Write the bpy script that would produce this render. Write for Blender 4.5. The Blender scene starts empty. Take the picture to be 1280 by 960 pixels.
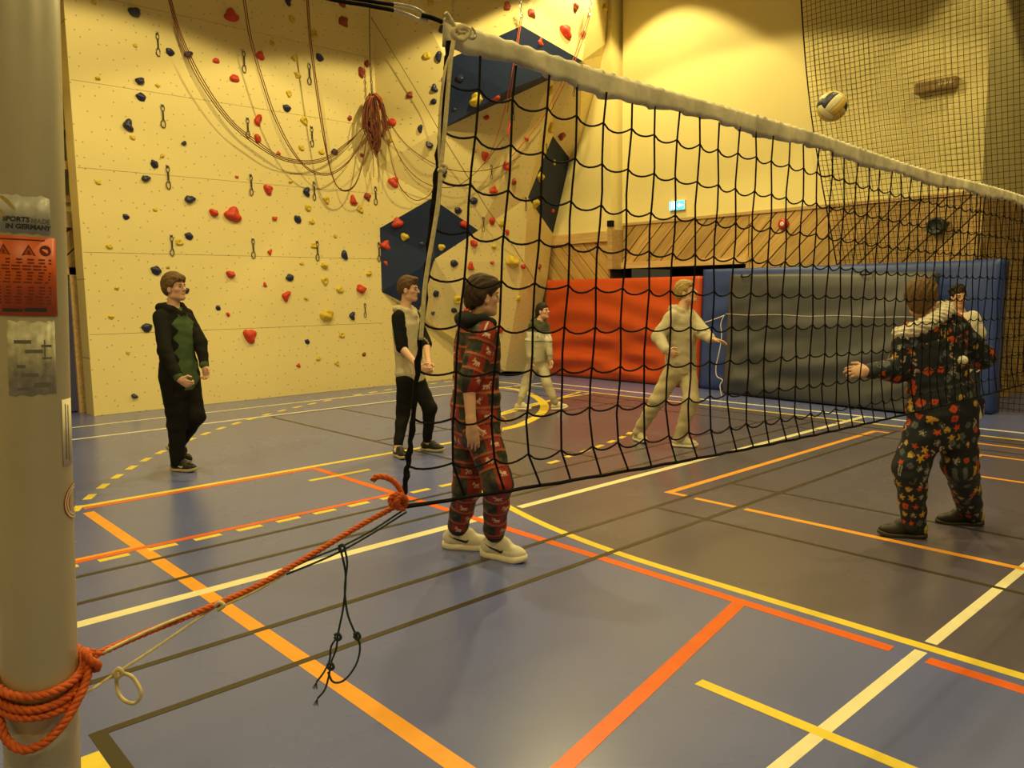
import bpy, bmesh, math, random
import numpy as np
from mathutils import Vector, Matrix
from mathutils.bvhtree import BVHTree

# ---------------------------------------------------------------- camera, world, exposure
SC = bpy.context.scene
COL = SC.collection
F_PX, PITCH, ROLL, AZ, EYE = 983.79, 0.114862, -0.012533, 0.828704, 1.70
SA, CA = math.sin(AZ), math.cos(AZ)          # world x runs along the volleyball net, y away from it
cam_data = bpy.data.cameras.new('camera')
cam_data.sensor_fit = 'HORIZONTAL'
cam_data.sensor_width = 36.0
cam_data.lens = 36.0 * F_PX / 1280.0
cam_data.clip_start = 0.05
cam_data.clip_end = 200
cam = bpy.data.objects.new('camera', cam_data)
COL.objects.link(cam)
_right = Vector((SA, -CA, 0)); _fwd = Vector((CA, SA, 0)); _up = Vector((0, 0, 1))
_f = _fwd * math.cos(PITCH) - _up * math.sin(PITCH)
_u = _fwd * math.sin(PITCH) + _up * math.cos(PITCH)
_c, _s = math.cos(ROLL), math.sin(ROLL)
_x = _right * _c + _u * _s                    # roll about the view axis
_y = _u * _c - _right * _s
_m = Matrix(((_x.x, _y.x, -_f.x, 0), (_x.y, _y.y, -_f.y, 0), (_x.z, _y.z, -_f.z, EYE), (0, 0, 0, 1)))
cam.matrix_world = _m
SC.camera = cam

world = bpy.data.worlds.new('world')
SC.world = world
world.use_nodes = True
world.node_tree.nodes['Background'].inputs[0].default_value = (1.0, 0.78, 0.40, 1)
world.node_tree.nodes['Background'].inputs[1].default_value = 0.05
SC.view_settings.view_transform = 'Standard'
SC.view_settings.look = 'None'
SC.view_settings.gamma = 1.0
SC.view_settings.use_curve_mapping = False
SC.view_settings.exposure = 0.0
LAMP_COLOR = (1.0, 0.80, 0.32)
LAMP_POWER = 880.0
# x, y, z, power factor, half cone angle in degrees
LAMPS = [(8.2, 8.0, 7.75, 0.95, 67), (3.3, 8.0, 7.75, 0.95, 67), (11.0, 9.1, 8.0, 0.62, 49),
         (11.0, 2.2, 8.0, 0.62, 49), (7.0, 2.4, 7.25, 0.45, 66), (2.6, 2.4, 7.25, 0.55, 70), (-2.0, 6.5, 7.5, 0.7, 70),
         (4.5, -2.5, 7.25, 0.5, 70), (-1.0, -1.5, 7.25, 0.5, 70)]

# ---------------------------------------------------------------- pixel helpers (the photograph is 1280 x 960)
def ray(u, v):
    x = (u - 640) / F_PX; y = -(v - 480) / F_PX
    c, s = math.cos(ROLL), math.sin(ROLL)
    x, y = c * x - s * y, s * x + c * y
    c, s = math.cos(PITCH), math.sin(PITCH)
    X, Y, Z = x, c + s * y, -s + c * y
    return Vector((X * SA + Y * CA, -X * CA + Y * SA, Z))
O = Vector((0, 0, EYE))
def at_d(u, v, d):                            # point at horizontal distance d along the view direction
    r = ray(u, v)
    return O + r * (d / (r.x * CA + r.y * SA))
def at_x(u, v, x):
    r = ray(u, v); return O + r * (x / r.x)
def at_y(u, v, y):
    r = ray(u, v); return O + r * (y / r.y)
def at_z(u, v, z=0.0):
    r = ray(u, v); return O + r * ((z - EYE) / r.z)
RIGHT = Vector((SA, -CA, 0)); AWAY = Vector((CA, SA, 0)); UP = Vector((0, 0, 1))
rng = random.Random(7)

# ---------------------------------------------------------------- materials
MATS = {}
def mat(name, color, rough=0.6, metal=0.0, spec=0.5, noise=None, bump=None, attr=None, emit=None, emit_s=0.0, coat=0.0, sheen=0.0):
    """principled material; noise=(scale, amount) varies the colour, bump=(scale, strength, distance)"""
    if name in MATS: return MATS[name]
    m = bpy.data.materials.new(name); m.use_nodes = True
    nt = m.node_tree; b = nt.nodes['Principled BSDF']
    b.inputs['Base Color'].default_value = (*color, 1)
    b.inputs['Roughness'].default_value = rough
    b.inputs['Metallic'].default_value = metal
    b.inputs['Specular IOR Level'].default_value = spec
    if coat: b.inputs['Coat Weight'].default_value = coat
    if sheen: b.inputs['Sheen Weight'].default_value = sheen
    tc = nt.nodes.new('ShaderNodeTexCoord')
    src = None
    if attr:
        a = nt.nodes.new('ShaderNodeAttribute'); a.attribute_name = attr; src = a.outputs['Color']
    if noise:
        n = nt.nodes.new('ShaderNodeTexNoise'); n.inputs['Scale'].default_value = noise[0]; n.inputs['Detail'].default_value = 5
        nt.links.new(tc.outputs['Object'], n.inputs['Vector'])
        r = nt.nodes.new('ShaderNodeMapRange'); r.inputs['From Min'].default_value = 0.3; r.inputs['From Max'].default_value = 0.7
        r.inputs['To Min'].default_value = 1 - noise[1]; r.inputs['To Max'].default_value = 1 + noise[1]
        nt.links.new(n.outputs['Fac'], r.inputs['Value'])
        mx = nt.nodes.new('ShaderNodeMix'); mx.data_type = 'RGBA'; mx.blend_type = 'MULTIPLY'; mx.inputs[0].default_value = 1
        if src: nt.links.new(src, mx.inputs[6])
        else: mx.inputs[6].default_value = (*color, 1)
        nt.links.new(r.outputs[0], mx.inputs[7]); src = mx.outputs[2]
    if src: nt.links.new(src, b.inputs['Base Color'])
    if bump:
        n = nt.nodes.new('ShaderNodeTexNoise'); n.inputs['Scale'].default_value = bump[0]; n.inputs['Detail'].default_value = 4
        nt.links.new(tc.outputs['Object'], n.inputs['Vector'])
        bp = nt.nodes.new('ShaderNodeBump'); bp.inputs['Strength'].default_value = bump[1]; bp.inputs['Distance'].default_value = bump[2]
        nt.links.new(n.outputs['Fac'], bp.inputs['Height']); nt.links.new(bp.outputs[0], b.inputs['Normal'])
    if emit:
        b.inputs['Emission Color'].default_value = (*emit, 1); b.inputs['Emission Strength'].default_value = emit_s
    MATS[name] = m
    return m

def wood_mat(name, c1, c2, rot):
    if name in MATS: return MATS[name]
    m = mat(name, c1, 0.55)
    nt = m.node_tree; b = nt.nodes['Principled BSDF']
    tc = nt.nodes.new('ShaderNodeTexCoord'); mp = nt.nodes.new('ShaderNodeMapping')
    mp.inputs['Rotation'].default_value = rot; mp.inputs['Scale'].default_value = (28, 1.4, 28)
    oi = nt.nodes.new('ShaderNodeObjectInfo')
    ad = nt.nodes.new('ShaderNodeVectorMath'); ad.operation = 'ADD'
    n = nt.nodes.new('ShaderNodeTexNoise'); n.inputs['Scale'].default_value = 1.0; n.inputs['Detail'].default_value = 6
    nt.links.new(tc.outputs['Object'], mp.inputs['Vector']); nt.links.new(mp.outputs[0], ad.inputs[0]); nt.links.new(oi.outputs['Random'], ad.inputs[1])
    nt.links.new(ad.outputs[0], n.inputs['Vector'])
    r = nt.nodes.new('ShaderNodeValToRGB'); r.color_ramp.elements[0].color = (*c2, 1); r.color_ramp.elements[1].color = (*c1, 1)
    r.color_ramp.elements[0].position = 0.35; r.color_ramp.elements[1].position = 0.65
    nt.links.new(n.outputs['Fac'], r.inputs[0])
    mx = nt.nodes.new('ShaderNodeMix'); mx.data_type = 'RGBA'; mx.blend_type = 'MULTIPLY'; mx.inputs[0].default_value = 1
    rr = nt.nodes.new('ShaderNodeMapRange'); rr.inputs['To Min'].default_value = 0.72; rr.inputs['To Max'].default_value = 1.12
    nt.links.new(oi.outputs['Random'], rr.inputs['Value'])
    nt.links.new(r.outputs[0], mx.inputs[6]); nt.links.new(rr.outputs[0], mx.inputs[7])
    nt.links.new(mx.outputs[2], b.inputs['Base Color'])
    return m

M_WALL = mat('cream_plaster', (0.82, 0.70, 0.31), 0.75, noise=(0.8, 0.03), bump=(60, 0.05, 0.002))
M_CEIL = mat('ceiling_paint', (0.78, 0.74, 0.60), 0.8)
M_PINE = wood_mat('pine_planks', (0.60, 0.36, 0.14), (0.40, 0.22, 0.075), (0.0, 0, 0))
M_PINE_L = wood_mat('pine_trim', (0.68, 0.46, 0.20), (0.52, 0.33, 0.13), (0, 0, 0))
M_DARKGAP = mat('dark_gap', (0.03, 0.02, 0.012), 0.9)
M_NAVY = mat('navy_panel', (0.012, 0.024, 0.075), 0.6, spec=0.3, noise=(3, 0.1))
M_BLACK = mat('black_cord', (0.007, 0.006, 0.006), 0.8, spec=0.15)
M_STEEL = mat('steel', (0.55, 0.53, 0.48), 0.28, metal=1.0)
M_DKSTEEL = mat('dark_steel', (0.10, 0.09, 0.08), 0.4, metal=0.8)

# ---------------------------------------------------------------- mesh helpers
def me_obj(name, verts, faces, m=None, parent=None, smooth=False, cols=None, mats=None, fmat=None):
    me = bpy.data.meshes.new(name)
    me.from_pydata([tuple(v) for v in verts] if not isinstance(verts, np.ndarray) else verts.tolist(), [], faces if not isinstance(faces, np.ndarray) else faces.tolist())
    if mats:
        for q in mats: me.materials.append(q)
        me.polygons.foreach_set('material_index', fmat)
    elif m: me.materials.append(m)
    if smooth: me.polygons.foreach_set('use_smooth', [True] * len(me.polygons))
    if cols is not None:
        a = me.color_attributes.new('Col', 'FLOAT_COLOR', 'POINT')
        c4 = np.ones((len(me.vertices), 4), np.float32); c4[:, :3] = cols
        a.data.foreach_set('color', c4.ravel())
    me.update()
    o = bpy.data.objects.new(name, me); COL.objects.link(o)
    if parent: o.parent = parent
    return o

def empty(name, loc=(0, 0, 0), label=None, cat=None, group=None, kind=None):
    o = bpy.data.objects.new(name, None); COL.objects.link(o); o.location = loc
    o.empty_display_size = 0.1
    return tag(o, label, cat, group, kind)
def tag(o, label=None, cat=None, group=None, kind=None):
    if label: o['label'] = label
    if cat: o['category'] = cat
    if group: o['group'] = group
    if kind: o['kind'] = kind
    return o
def child(o, parent):                         # parent while geometry stays where it is (parents here are only moved, never turned)
    o.parent = parent
    o.matrix_parent_inverse = Matrix.Translation(-Vector(parent.location))
    return o

class MB:
    """collects shapes, builds one mesh"""
    def __init__(s): s.v = []; s.f = []
    def add(s, v, f):
        n = len(s.v); s.v += [tuple(p) for p in v]; s.f += [tuple(i + n for i in q) for q in f]
    def box(s, lo, hi):
        x0, y0, z0 = lo; x1, y1, z1 = hi
        s.add([(x0, y0, z0), (x1, y0, z0), (x1, y1, z0), (x0, y1, z0), (x0, y0, z1), (x1, y0, z1), (x1, y1, z1), (x0, y1, z1)],
              [(0, 3, 2, 1), (4, 5, 6, 7), (0, 1, 5, 4), (1, 2, 6, 5), (2, 3, 7, 6), (3, 0, 4, 7)])
    def prism(s, poly, off):                  # poly: 3D points, off: vector
        n = len(poly); off = Vector(off)
        v = [Vector(p) for p in poly] + [Vector(p) + off for p in poly]
        s.add(v, [tuple(range(n))[::-1], tuple(range(n, 2 * n))] + [(i, (i + 1) % n, n + (i + 1) % n, n + i) for i in range(n)])
    def tube(s, pts, r, seg=6, cap=True):
        pts = [Vector(p) for p in pts]
        rs = r if isinstance(r, (list, tuple)) else [r] * len(pts)
        n = len(pts); v = []; f = []
        t0 = (pts[1] - pts[0]).normalized()
        a = t0.orthogonal().normalized()
        for i, p in enumerate(pts):
            t = (pts[min(i + 1, n - 1)] - pts[max(i - 1, 0)])
            t = t.normalized() if t.length > 1e-9 else t0
            a = (a - t * a.dot(t)); a = a.normalized() if a.length > 1e-6 else t.orthogonal().normalized()
            b = t.cross(a)
            for k in range(seg):
                q = 2 * math.pi * k / seg
                v.append(p + (a * math.cos(q) + b * math.sin(q)) * rs[i])
        for i in range(n - 1):
            for k in range(seg):
                f.append((i * seg + k, i * seg + (k + 1) % seg, (i + 1) * seg + (k + 1) % seg, (i + 1) * seg + k))
        if cap: f += [tuple(range(seg))[::-1], tuple((n - 1) * seg + k for k in range(seg))]
        s.add(v, f)
    def lathe(s, prof, origin, axis=(0, 0, 1), seg=20):
        ax = Vector(axis).normalized(); a = ax.orthogonal().normalized(); b = ax.cross(a); og = Vector(origin)
        v = []; f = []; n = len(prof)
        for (r, h) in prof:
            for k in range(seg):
                q = 2 * math.pi * k / seg
                v.append(og + ax * h + (a * math.cos(q) + b * math.sin(q)) * r)
        for i in range(n - 1):
            for k in range(seg):
                f.append((i * seg + k, i * seg + (k + 1) % seg, (i + 1) * seg + (k + 1) % seg, (i + 1) * seg + k))
        f += [tuple(range(seg))[::-1], tuple((n - 1) * seg + k for k in range(seg))]
        s.add(v, f)
    def build(s, name, m, parent=None, smooth=False):
        o = me_obj(name, s.v, s.f, m, None, smooth)
        if parent: child(o, parent)
        return o

def catmull(pts, n=8):
    pts = [Vector(p) for p in pts]
    if len(pts) < 3: return pts
    P = [pts[0] * 2 - pts[1]] + pts + [pts[-1] * 2 - pts[-2]]
    out = []
    for i in range(1, len(P) - 2):
        a, b, c, d = P[i - 1:i + 3]
        for k in range(n):
            t = k / n
            out.append(0.5 * ((2 * b) + (c - a) * t + (2 * a - 5 * b + 4 * c - d) * t * t + (3 * b - a - 3 * c + d) * t ** 3))
    out.append(pts[-1])
    return out

def dup(root, loc, rot=None, label=None):
    r = root.copy(); COL.objects.link(r); r.location = loc
    if rot is not None: r.rotation_euler = rot
    if label: r['label'] = label
    for ch in list(root.children):
        c = ch.copy(); COL.objects.link(c); c.parent = r
        for g in ch.children:
            d = g.copy(); COL.objects.link(d); d.parent = c
    return r
def share(name, me, loc, rot, parent=None, scale=None):
    o = bpy.data.objects.new(name, me); COL.objects.link(o); o.location = loc
    if rot is not None: o.rotation_mode = 'QUATERNION'; o.rotation_quaternion = rot
    if scale: o.scale = scale
    if parent: o.parent = parent
    return o

# ================================================================ the hall
def set_grain(m, rot, s=(1 / 28, 1 / 1.6, 1 / 28)):
    for n in m.node_tree.nodes:
        if n.type == 'MAPPING':
            n.vector_type = 'TEXTURE'; n.inputs['Rotation'].default_value = rot; n.inputs['Scale'].default_value = s
P1, P2 = (0.64, 0.42, 0.15), (0.46, 0.275, 0.085)
M_PINE_UP = wood_mat('pine_planks_rising', P1, P2, (0, 0, 0)); set_grain(M_PINE_UP, (math.radians(-45), 0, 0))
M_PINE_DN = wood_mat('pine_planks_falling', P1, P2, (0, 0, 0)); set_grain(M_PINE_DN, (math.radians(45), 0, 0))
M_PINE_XZ = wood_mat('pine_planks_return', P1, P2, (0, 0, 0)); set_grain(M_PINE_XZ, (0, math.radians(45), 0), (1 / 1.6, 1 / 28, 1 / 28))
M_PINE_XZ2 = wood_mat('pine_planks_back', P1, P2, (0, 0, 0)); set_grain(M_PINE_XZ2, (0, math.radians(-45), 0), (1 / 1.6, 1 / 28, 1 / 28))
set_grain(M_PINE_L, (0, 0, 0))

def box_obj(name, lo, hi, m, parent=None, kind=None, bevel=0):
    b = MB(); b.box(lo, hi)
    o = b.build(name, m, parent)
    if bevel:
        md = o.modifiers.new('bevel', 'BEVEL'); md.width = bevel; md.segments = 2
    if kind: o['kind'] = kind
    return o

# ---- floor: vinyl sport floor
def floor_mat(name, c, seed):
    m = mat(name, c, 0.3)
    nt = m.node_tree; b = nt.nodes['Principled BSDF']; b.inputs['Specular IOR Level'].default_value = 0.75
    tc = nt.nodes.new('ShaderNodeTexCoord')
    n = nt.nodes.new('ShaderNodeTexNoise'); n.inputs['Scale'].default_value = 0.9; n.inputs['Detail'].default_value = 3; n.inputs['Roughness'].default_value = 0.5
    nt.links.new(tc.outputs['Object'], n.inputs['Vector'])
    r = nt.nodes.new('ShaderNodeMapRange'); r.inputs['From Min'].default_value = 0.3; r.inputs['From Max'].default_value = 0.7
    r.inputs['To Min'].default_value = 0.23; r.inputs['To Max'].default_value = 0.29
    nt.links.new(n.outputs['Fac'], r.inputs['Value']); nt.links.new(r.outputs[0], b.inputs['Roughness'])
    r2 = nt.nodes.new('ShaderNodeMapRange'); r2.inputs['From Min'].default_value = 0.3; r2.inputs['From Max'].default_value = 0.7
    r2.inputs['To Min'].default_value = 0.94; r2.inputs['To Max'].default_value = 1.05
    nt.links.new(n.outputs['Fac'], r2.inputs['Value'])
    # scuffs: thin stretched streaks
    w = nt.nodes.new('ShaderNodeTexNoise'); w.inputs['Scale'].default_value = 2.2; w.inputs['Detail'].default_value = 3
    nt.links.new(tc.outputs['Object'], w.inputs['Vector'])
    mx = nt.nodes.new('ShaderNodeMix'); mx.data_type = 'RGBA'; mx.blend_type = 'MULTIPLY'; mx.inputs[0].default_value = 1
    mx.inputs[6].default_value = (*c, 1); nt.links.new(r2.outputs[0], mx.inputs[7]); nt.links.new(mx.outputs[2], b.inputs['Base Color'])
    bp = nt.nodes.new('ShaderNodeBump'); bp.inputs['Strength'].default_value = 0.04; bp.inputs['Distance'].default_value = 0.01
    nt.links.new(w.outputs['Fac'], bp.inputs['Height']); nt.links.new(bp.outputs[0], b.inputs['Normal'])
    return m
M_FLOOR = floor_mat('blue_vinyl_floor', (0.125, 0.150, 0.39), 1)
M_GOAL = floor_mat('grey_vinyl_floor', (0.112, 0.098, 0.150), 2)
floor = box_obj('floor', (-7, -9, -0.2), (18, 13.5, 0), M_FLOOR, kind='structure')
tag(floor, 'blue vinyl sports hall floor with coloured court lines')

LW = {}
def line_mat(n, c): LW[n] = mat('court_' + n, c, 0.35, noise=(9, 0.06)); return LW[n]
line_mat('pale_yellow', (0.86, 0.80, 0.52)); line_mat('yellow', (0.86, 0.66, 0.07)); line_mat('vermilion', (0.78, 0.135, 0.014))
line_mat('orange', (0.88, 0.38, 0.04)); line_mat('brown', (0.045, 0.035, 0.018)); line_mat('white', (0.85, 0.82, 0.68))
LZ = {'pale_yellow': .0010, 'yellow': .0013, 'vermilion': .0011, 'orange': .0008, 'brown': .0016, 'white': .0009}
N_LINE = [0]
def strip(pts, w, col, closed=False):
    """flat painted line along a polyline on the floor"""
    N_LINE[0] += 1; z = LZ[col] + 0.000004 * N_LINE[0]; n = len(pts); L = []; R = []
    for i, p in enumerate(pts):
        a = Vector(pts[max(i - 1, 0)]); b = Vector(pts[min(i + 1, n - 1)])
        t = (b - a).normalized(); q = Vector((-t.y, t.x)) * (w / 2)
        L.append((p[0] + q.x, p[1] + q.y)); R.append((p[0] - q.x, p[1] - q.y))
    mb = MB()
    for i in range(n - 1):
        mb.add([(*L[i], z), (*R[i], z), (*R[i + 1], z), (*L[i + 1], z), (*L[i], 0), (*R[i], 0), (*R[i + 1], 0), (*L[i + 1], 0)],
               [(0, 1, 2, 3), (0, 4, 5, 1), (1, 5, 6, 2), (2, 6, 7, 3), (3, 7, 4, 0)])
    return mb.build('court_line', LW[col], floor)
def lx(y, x0, x1, w, c): strip([(x0, y), (x1, y)], w, c)
def ly(x, y0, y1, w, c): strip([(x, y0), (x, y1)], w, c)
def arc(cx, cy, r, a0, a1, n=40): return [(cx + r * math.cos(a0 + (a1 - a0) * i / n), cy + r * math.sin(a0 + (a1 - a0) * i / n)) for i in range(n + 1)]
# goal area, 6 m line (yellow)
GX, GY, GR = 9.92, 2.78, 6.06
quarter = arc(GX, GY, GR, math.pi, math.pi / 2, 40)
outline = [(10.02, -0.2 - GR)] + [(GX - GR * math.cos(a), -0.25 - GR * math.sin(a)) for a in [math.pi / 2 * (1 - i / 30) for i in range(31)]] + quarter
gp = MB(); gp.prism([(x, y, 0.0) for x, y in outline + [(10.02, GY + GR)]], (0, 0, 0.0005)); gp.build('goal_area', M_GOAL, floor)
strip([(GX - GR, -0.3), (GX - GR, GY - 0.001)] + quarter[1:], 0.065, 'yellow')
# 9 m dashes
R9 = 9.33; a = math.pi - 0.42
while a > math.pi / 2 - 0.05:
    d = 0.19 / R9
    strip(arc(GX, GY, R9, a, a - d, 2), 0.07, 'yellow'); a -= 2.05 * d
lx(4.47, -4.0, 3.95, 0.085, 'pale_yellow'); lx(4.49, 4.18, 10.55, 0.075, 'pale_yellow')
lx(1.315, -2.0, 3.80, 0.056, 'pale_yellow'); lx(1.315, 3.92, 12.0, 0.056, 'pale_yellow')
lx(11.56, -5, 10.0, 0.05, 'pale_yellow'); lx(10.56, -5, 10.45, 0.06, 'white'); ly(10.53, -5, 10.6, 0.07, 'white'); ly(10.03, -5, 11.6, 0.06, 'yellow')
lx(7.06, -4, 6.1, 0.07, 'yellow'); lx(6.98, 1.65, 3.75, 0.06, 'vermilion')
lx(5.57, -2, 3.74, 0.06, 'vermilion'); lx(5.62, -2.0, 1.62, 0.05, 'orange')
for i in range(-6, 12): lx(5.49, 1.36 + i * 0.31, 1.55 + i * 0.31, 0.06, 'yellow')
for p, q in (((5.50, 5.47), (5.66, 5.49)), ((5.84, 5.55), (6.0, 5.58)), ((6.14, 5.60), (6.29, 5.64)), ((6.44, 5.67), (6.6, 5.71)), ((6.75, 5.75), (6.9, 5.79)), ((7.04, 5.83), (7.18, 5.88)), ((7.32, 5.93), (7.45, 5.99))): strip([p, q], 0.065, 'yellow')
lx(6.53, 3.43, 4.08, 0.06, 'yellow')
ly(3.725, 1.42, 6.96, 0.072, 'vermilion'); ly(3.725, -1.5, 1.26, 0.072, 'vermilion')
strip([(3.70, 2.22), (1.93, 1.85), (0.2, 1.49)], 0.075, 'vermilion')
strip([(1.652, -1.5), (1.645, 6.83)], 0.083, 'orange')
strip([(2.80, -1.0), (2.80, 1.87)], 0.06, 'yellow')
# keyhole ring further back
strip([(v.x, v.y) for v in catmull([(5.95, 7.28, 0), (6.7, 7.32, 0), (7.14, 7.49, 0), (7.69, 7.81, 0), (8.29, 8.32, 0), (8.80, 8.95, 0), (9.25, 9.72, 0), (9.45, 10.31, 0), (9.3, 11.0, 0)], 6)], 0.13, 'yellow')
strip([(6.9, 8.05), (7.82, 8.36), (9.92, 9.10)], 0.06, 'yellow')
# badminton lines (brown)
for y in (3.26, 3.735, 4.785, 5.26): lx(y, 0.76 if y < 4 else -3.0, 9.7, 0.042, 'brown')
lx(7.79, 4.93, 9.7, 0.035, 'brown'); lx(10.48, 4.95, 9.7, 0.035, 'brown')
for x in (4.94, 6.04): ly(x, 5.26, 10.5, 0.038, 'brown'); ly(x, -2.0, 3.74, 0.038, 'brown')
ly(0.76, -2.0, 3.28, 0.06, 'brown'); strip([(0.685, 1.4), (0.685, 3.13)], 0.085, 'yellow')
for x in (9.15, 9.7): ly(x, -3, 11.0, 0.04, 'brown')
# small orange courts
lx(3.93, 5.37, 9.5, 0.065, 'orange'); ly(5.40, 3.74, 3.95, 0.055, 'orange'); ly(5.39, 3.29, 3.66, 0.055, 'orange'); ly(5.39, -1.0, 3.2, 0.06, 'orange'); ly(9.5, 3.72, 3.95, 0.06, 'orange')
lx(2.60, 8.3, 8.86, 0.07, 'orange'); ly(8.86, -1.0, 2.62, 0.055, 'orange'); ly(7.83, -1.0, 2.38, 0.055, 'orange'); ly(9.5, -1, 3.0, 0.055, 'orange')

# ---- walls and ceiling
WX = 12.40
def sbox(n, lo, hi, m, label=None): 
    o = box_obj(n, lo, hi, m, kind='structure')
    if label: o['label'] = label
    return o
wr = sbox('wall_right', (WX, 3.80, 3.05), (WX + 0.4, 10.22, 8.6), M_WALL, 'white upper wall above the diagonal wood boards')
wrw = sbox('wall_right_wood_band', (WX + 0.03, 3.80, 0.0), (WX + 0.4, 7.42, 3.05), M_DARKGAP, 'lower wall clad in diagonal pine boards behind the mats')
wrt = box_obj('backing_board', (WX + 0.03, 7.42, 2.16), (WX + 0.4, 10.22, 3.05), M_DARKGAP, wrw)
box_obj('store_back', (WX + 1.6, 7.42, 0.0), (WX + 1.7, 10.22, 2.2), M_DARKGAP, wrw)
box_obj('store_ceiling', (WX + 0.4, 7.42, 2.16), (WX + 1.6, 10.22, 2.2), M_DARKGAP, wrw)
wp = sbox('wall_right_projection', (WX - 0.25, 10.30, 2.86), (WX + 0.4, 13.1, 8.6), M_WALL, 'projecting white wall beside the climbing wall end')
wpw = box_obj('backing_board', (WX - 0.22, 10.30, 0.0), (WX + 0.4, 13.1, 2.86), M_DARKGAP, wp)
sbox('wall_far_right', (WX + 0.4, 3.80, 3.05), (17.9, 4.0, 8.6), M_WALL)
wfw = sbox('wall_far_right_wood_band', (WX + 0.4, 3.80, 0.0), (17.9, 4.0, 3.05), M_DARKGAP, 'side wall clad in diagonal pine boards behind the black netting')
sbox('wall_end', (17.9, -9, 0), (18.0, 3.8, 8.6), M_WALL)
wb = sbox('wall_back', (-7, 13.1, 2.97), (WX + 0.4, 13.3, 8.6), M_WALL, 'white wall behind the climbing wall')
wbw = box_obj('backing_board', (-7, 13.13, 0.0), (WX + 0.4, 13.3, 2.97), M_DARKGAP, wb)
box_obj('lower_wall', (-7, 13.11, 0), (1.97, 13.13, 2.16), M_WALL, wb)
sbox('wall_left', (-7.2, -9, 0), (-7, 13.3, 8.6), M_WALL)
sbox('wall_front', (-7, -9.2, 0), (18, -9, 8.6), M_WALL)
sbox('ceiling', (-7.2, -9.2, 8.6), (18, 13.3, 8.8), M_CEIL)

def clip_poly(poly, a0, a1, b0, b1):
    def cl(P, f):
        out = []
        for i in range(len(P)):
            p, q = P[i], P[(i + 1) % len(P)]; fp, fq = f(p), f(q)
            if fp >= 0: out.append(p)
            if (fp >= 0) != (fq >= 0):
                t = fp / (fp - fq); out.append((p[0] + (q[0] - p[0]) * t, p[1] + (q[1] - p[1]) * t))
        return out
    for f in (lambda p: p[0] - a0, lambda p: a1 - p[0], lambda p: p[1] - b0, lambda p: b1 - p[1]):
        poly = cl(poly, f)
        if len(poly) < 3: return []
    return poly
def planks(a0, a1, b0, b1, slope, to3, off, m, parent, step=0.33, gap=0.028, phase=0.0):
    """45 degree boards; a horizontal, b height; slope +1 or -1"""
    lo = a0 - (b1 - b0) - 1; k = 0
    base = math.floor((lo - phase) / step) * step + phase
    while base + k * step < a1 + (b1 - b0) + 1:
        s = base + k * step; k += 1
        e = s + step - gap
        h = b1 - b0
        if slope > 0: poly = [(s, b0), (e, b0), (e + h, b1), (s + h, b1)]
        else: poly = [(s, b0), (e, b0), (e - h, b1), (s - h, b1)]
        poly = clip_poly(poly, a0, a1, b0, b1)
        if len(poly) < 3: continue
        ar = abs(sum(poly[i][0] * poly[(i + 1) % len(poly)][1] - poly[(i + 1) % len(poly)][0] * poly[i][1] for i in range(len(poly)))) / 2
        if ar < 0.004: continue
        mb = MB(); jit = rng.uniform(0, 0.004); pts = [Vector(to3(p)) for p in poly]
        mb.prism([p + Vector(off) * jit * 40 for p in pts], Vector(off) * (1 + jit * 0))
        mb.build('plank', m, parent)
X3 = lambda x: (lambda p: (x, p[0], p[1]))
Y3 = lambda y: (lambda p: (p[0], y, p[1]))
planks(3.82, 7.40, 0.0, 3.0, -1, X3(WX + 0.03), (-0.022, 0, 0), M_PINE_UP, wrw)
planks(7.42, 10.20, 2.28, 3.0, -1, X3(WX + 0.03), (-0.022, 0, 0), M_PINE_UP, wrw, phase=0.06)
planks(10.34, 12.6, 1.2, 2.72, 1, X3(WX - 0.22), (-0.022, 0, 0), M_PINE_DN, wp)
planks(WX + 0.01, 17.0, 0.0, 3.0, -1, Y3(3.80), (0, -0.022, 0), M_PINE_XZ, wfw)
planks(-1.5, 3.4, 2.16, 2.74, 1, Y3(13.13), (0, -0.022, 0), M_PINE_XZ2, wb)
# trims
box_obj('trim_1', (WX - 0.03, 7.42, 2.16), (WX + 0.03, 10.22, 2.28), M_PINE_L, wrw)
box_obj('trim_2', (WX - 0.02, 3.80, 3.0), (WX + 0.03, 10.22, 3.05), M_PINE_L, wrw)
box_obj('trim_3', (WX - 0.02, 7.38, 2.05), (WX + 0.03, 7.44, 2.28), M_PINE_L, wrw)
box_obj('trim_4', (WX - 0.30, 10.30, 2.70), (WX - 0.2, 13.1, 2.90), M_PINE_L, wp)
box_obj('trim_5', (WX - 0.31, 10.22, 2.15), (WX + 0.1, 10.34, 2.92), M_PINE_L, wp)
box_obj('trim_6', (WX, 3.77, 3.0), (17.9, 3.80, 3.06), M_PINE_L, wfw)
box_obj('trim_7', (-7, 13.04, 2.74), (WX, 13.13, 2.97), M_PINE_L, wb)
box_obj('trim_8', (-7, 13.02, 3.10), (3.6, 13.1, 3.2), M_PINE_L, wb)
# small black corner box under the white wall corner
box_obj('cable_box', (WX - 0.30, 10.26, 2.98), (WX - 0.2, 10.36, 3.1), M_BLACK, wp)

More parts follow.
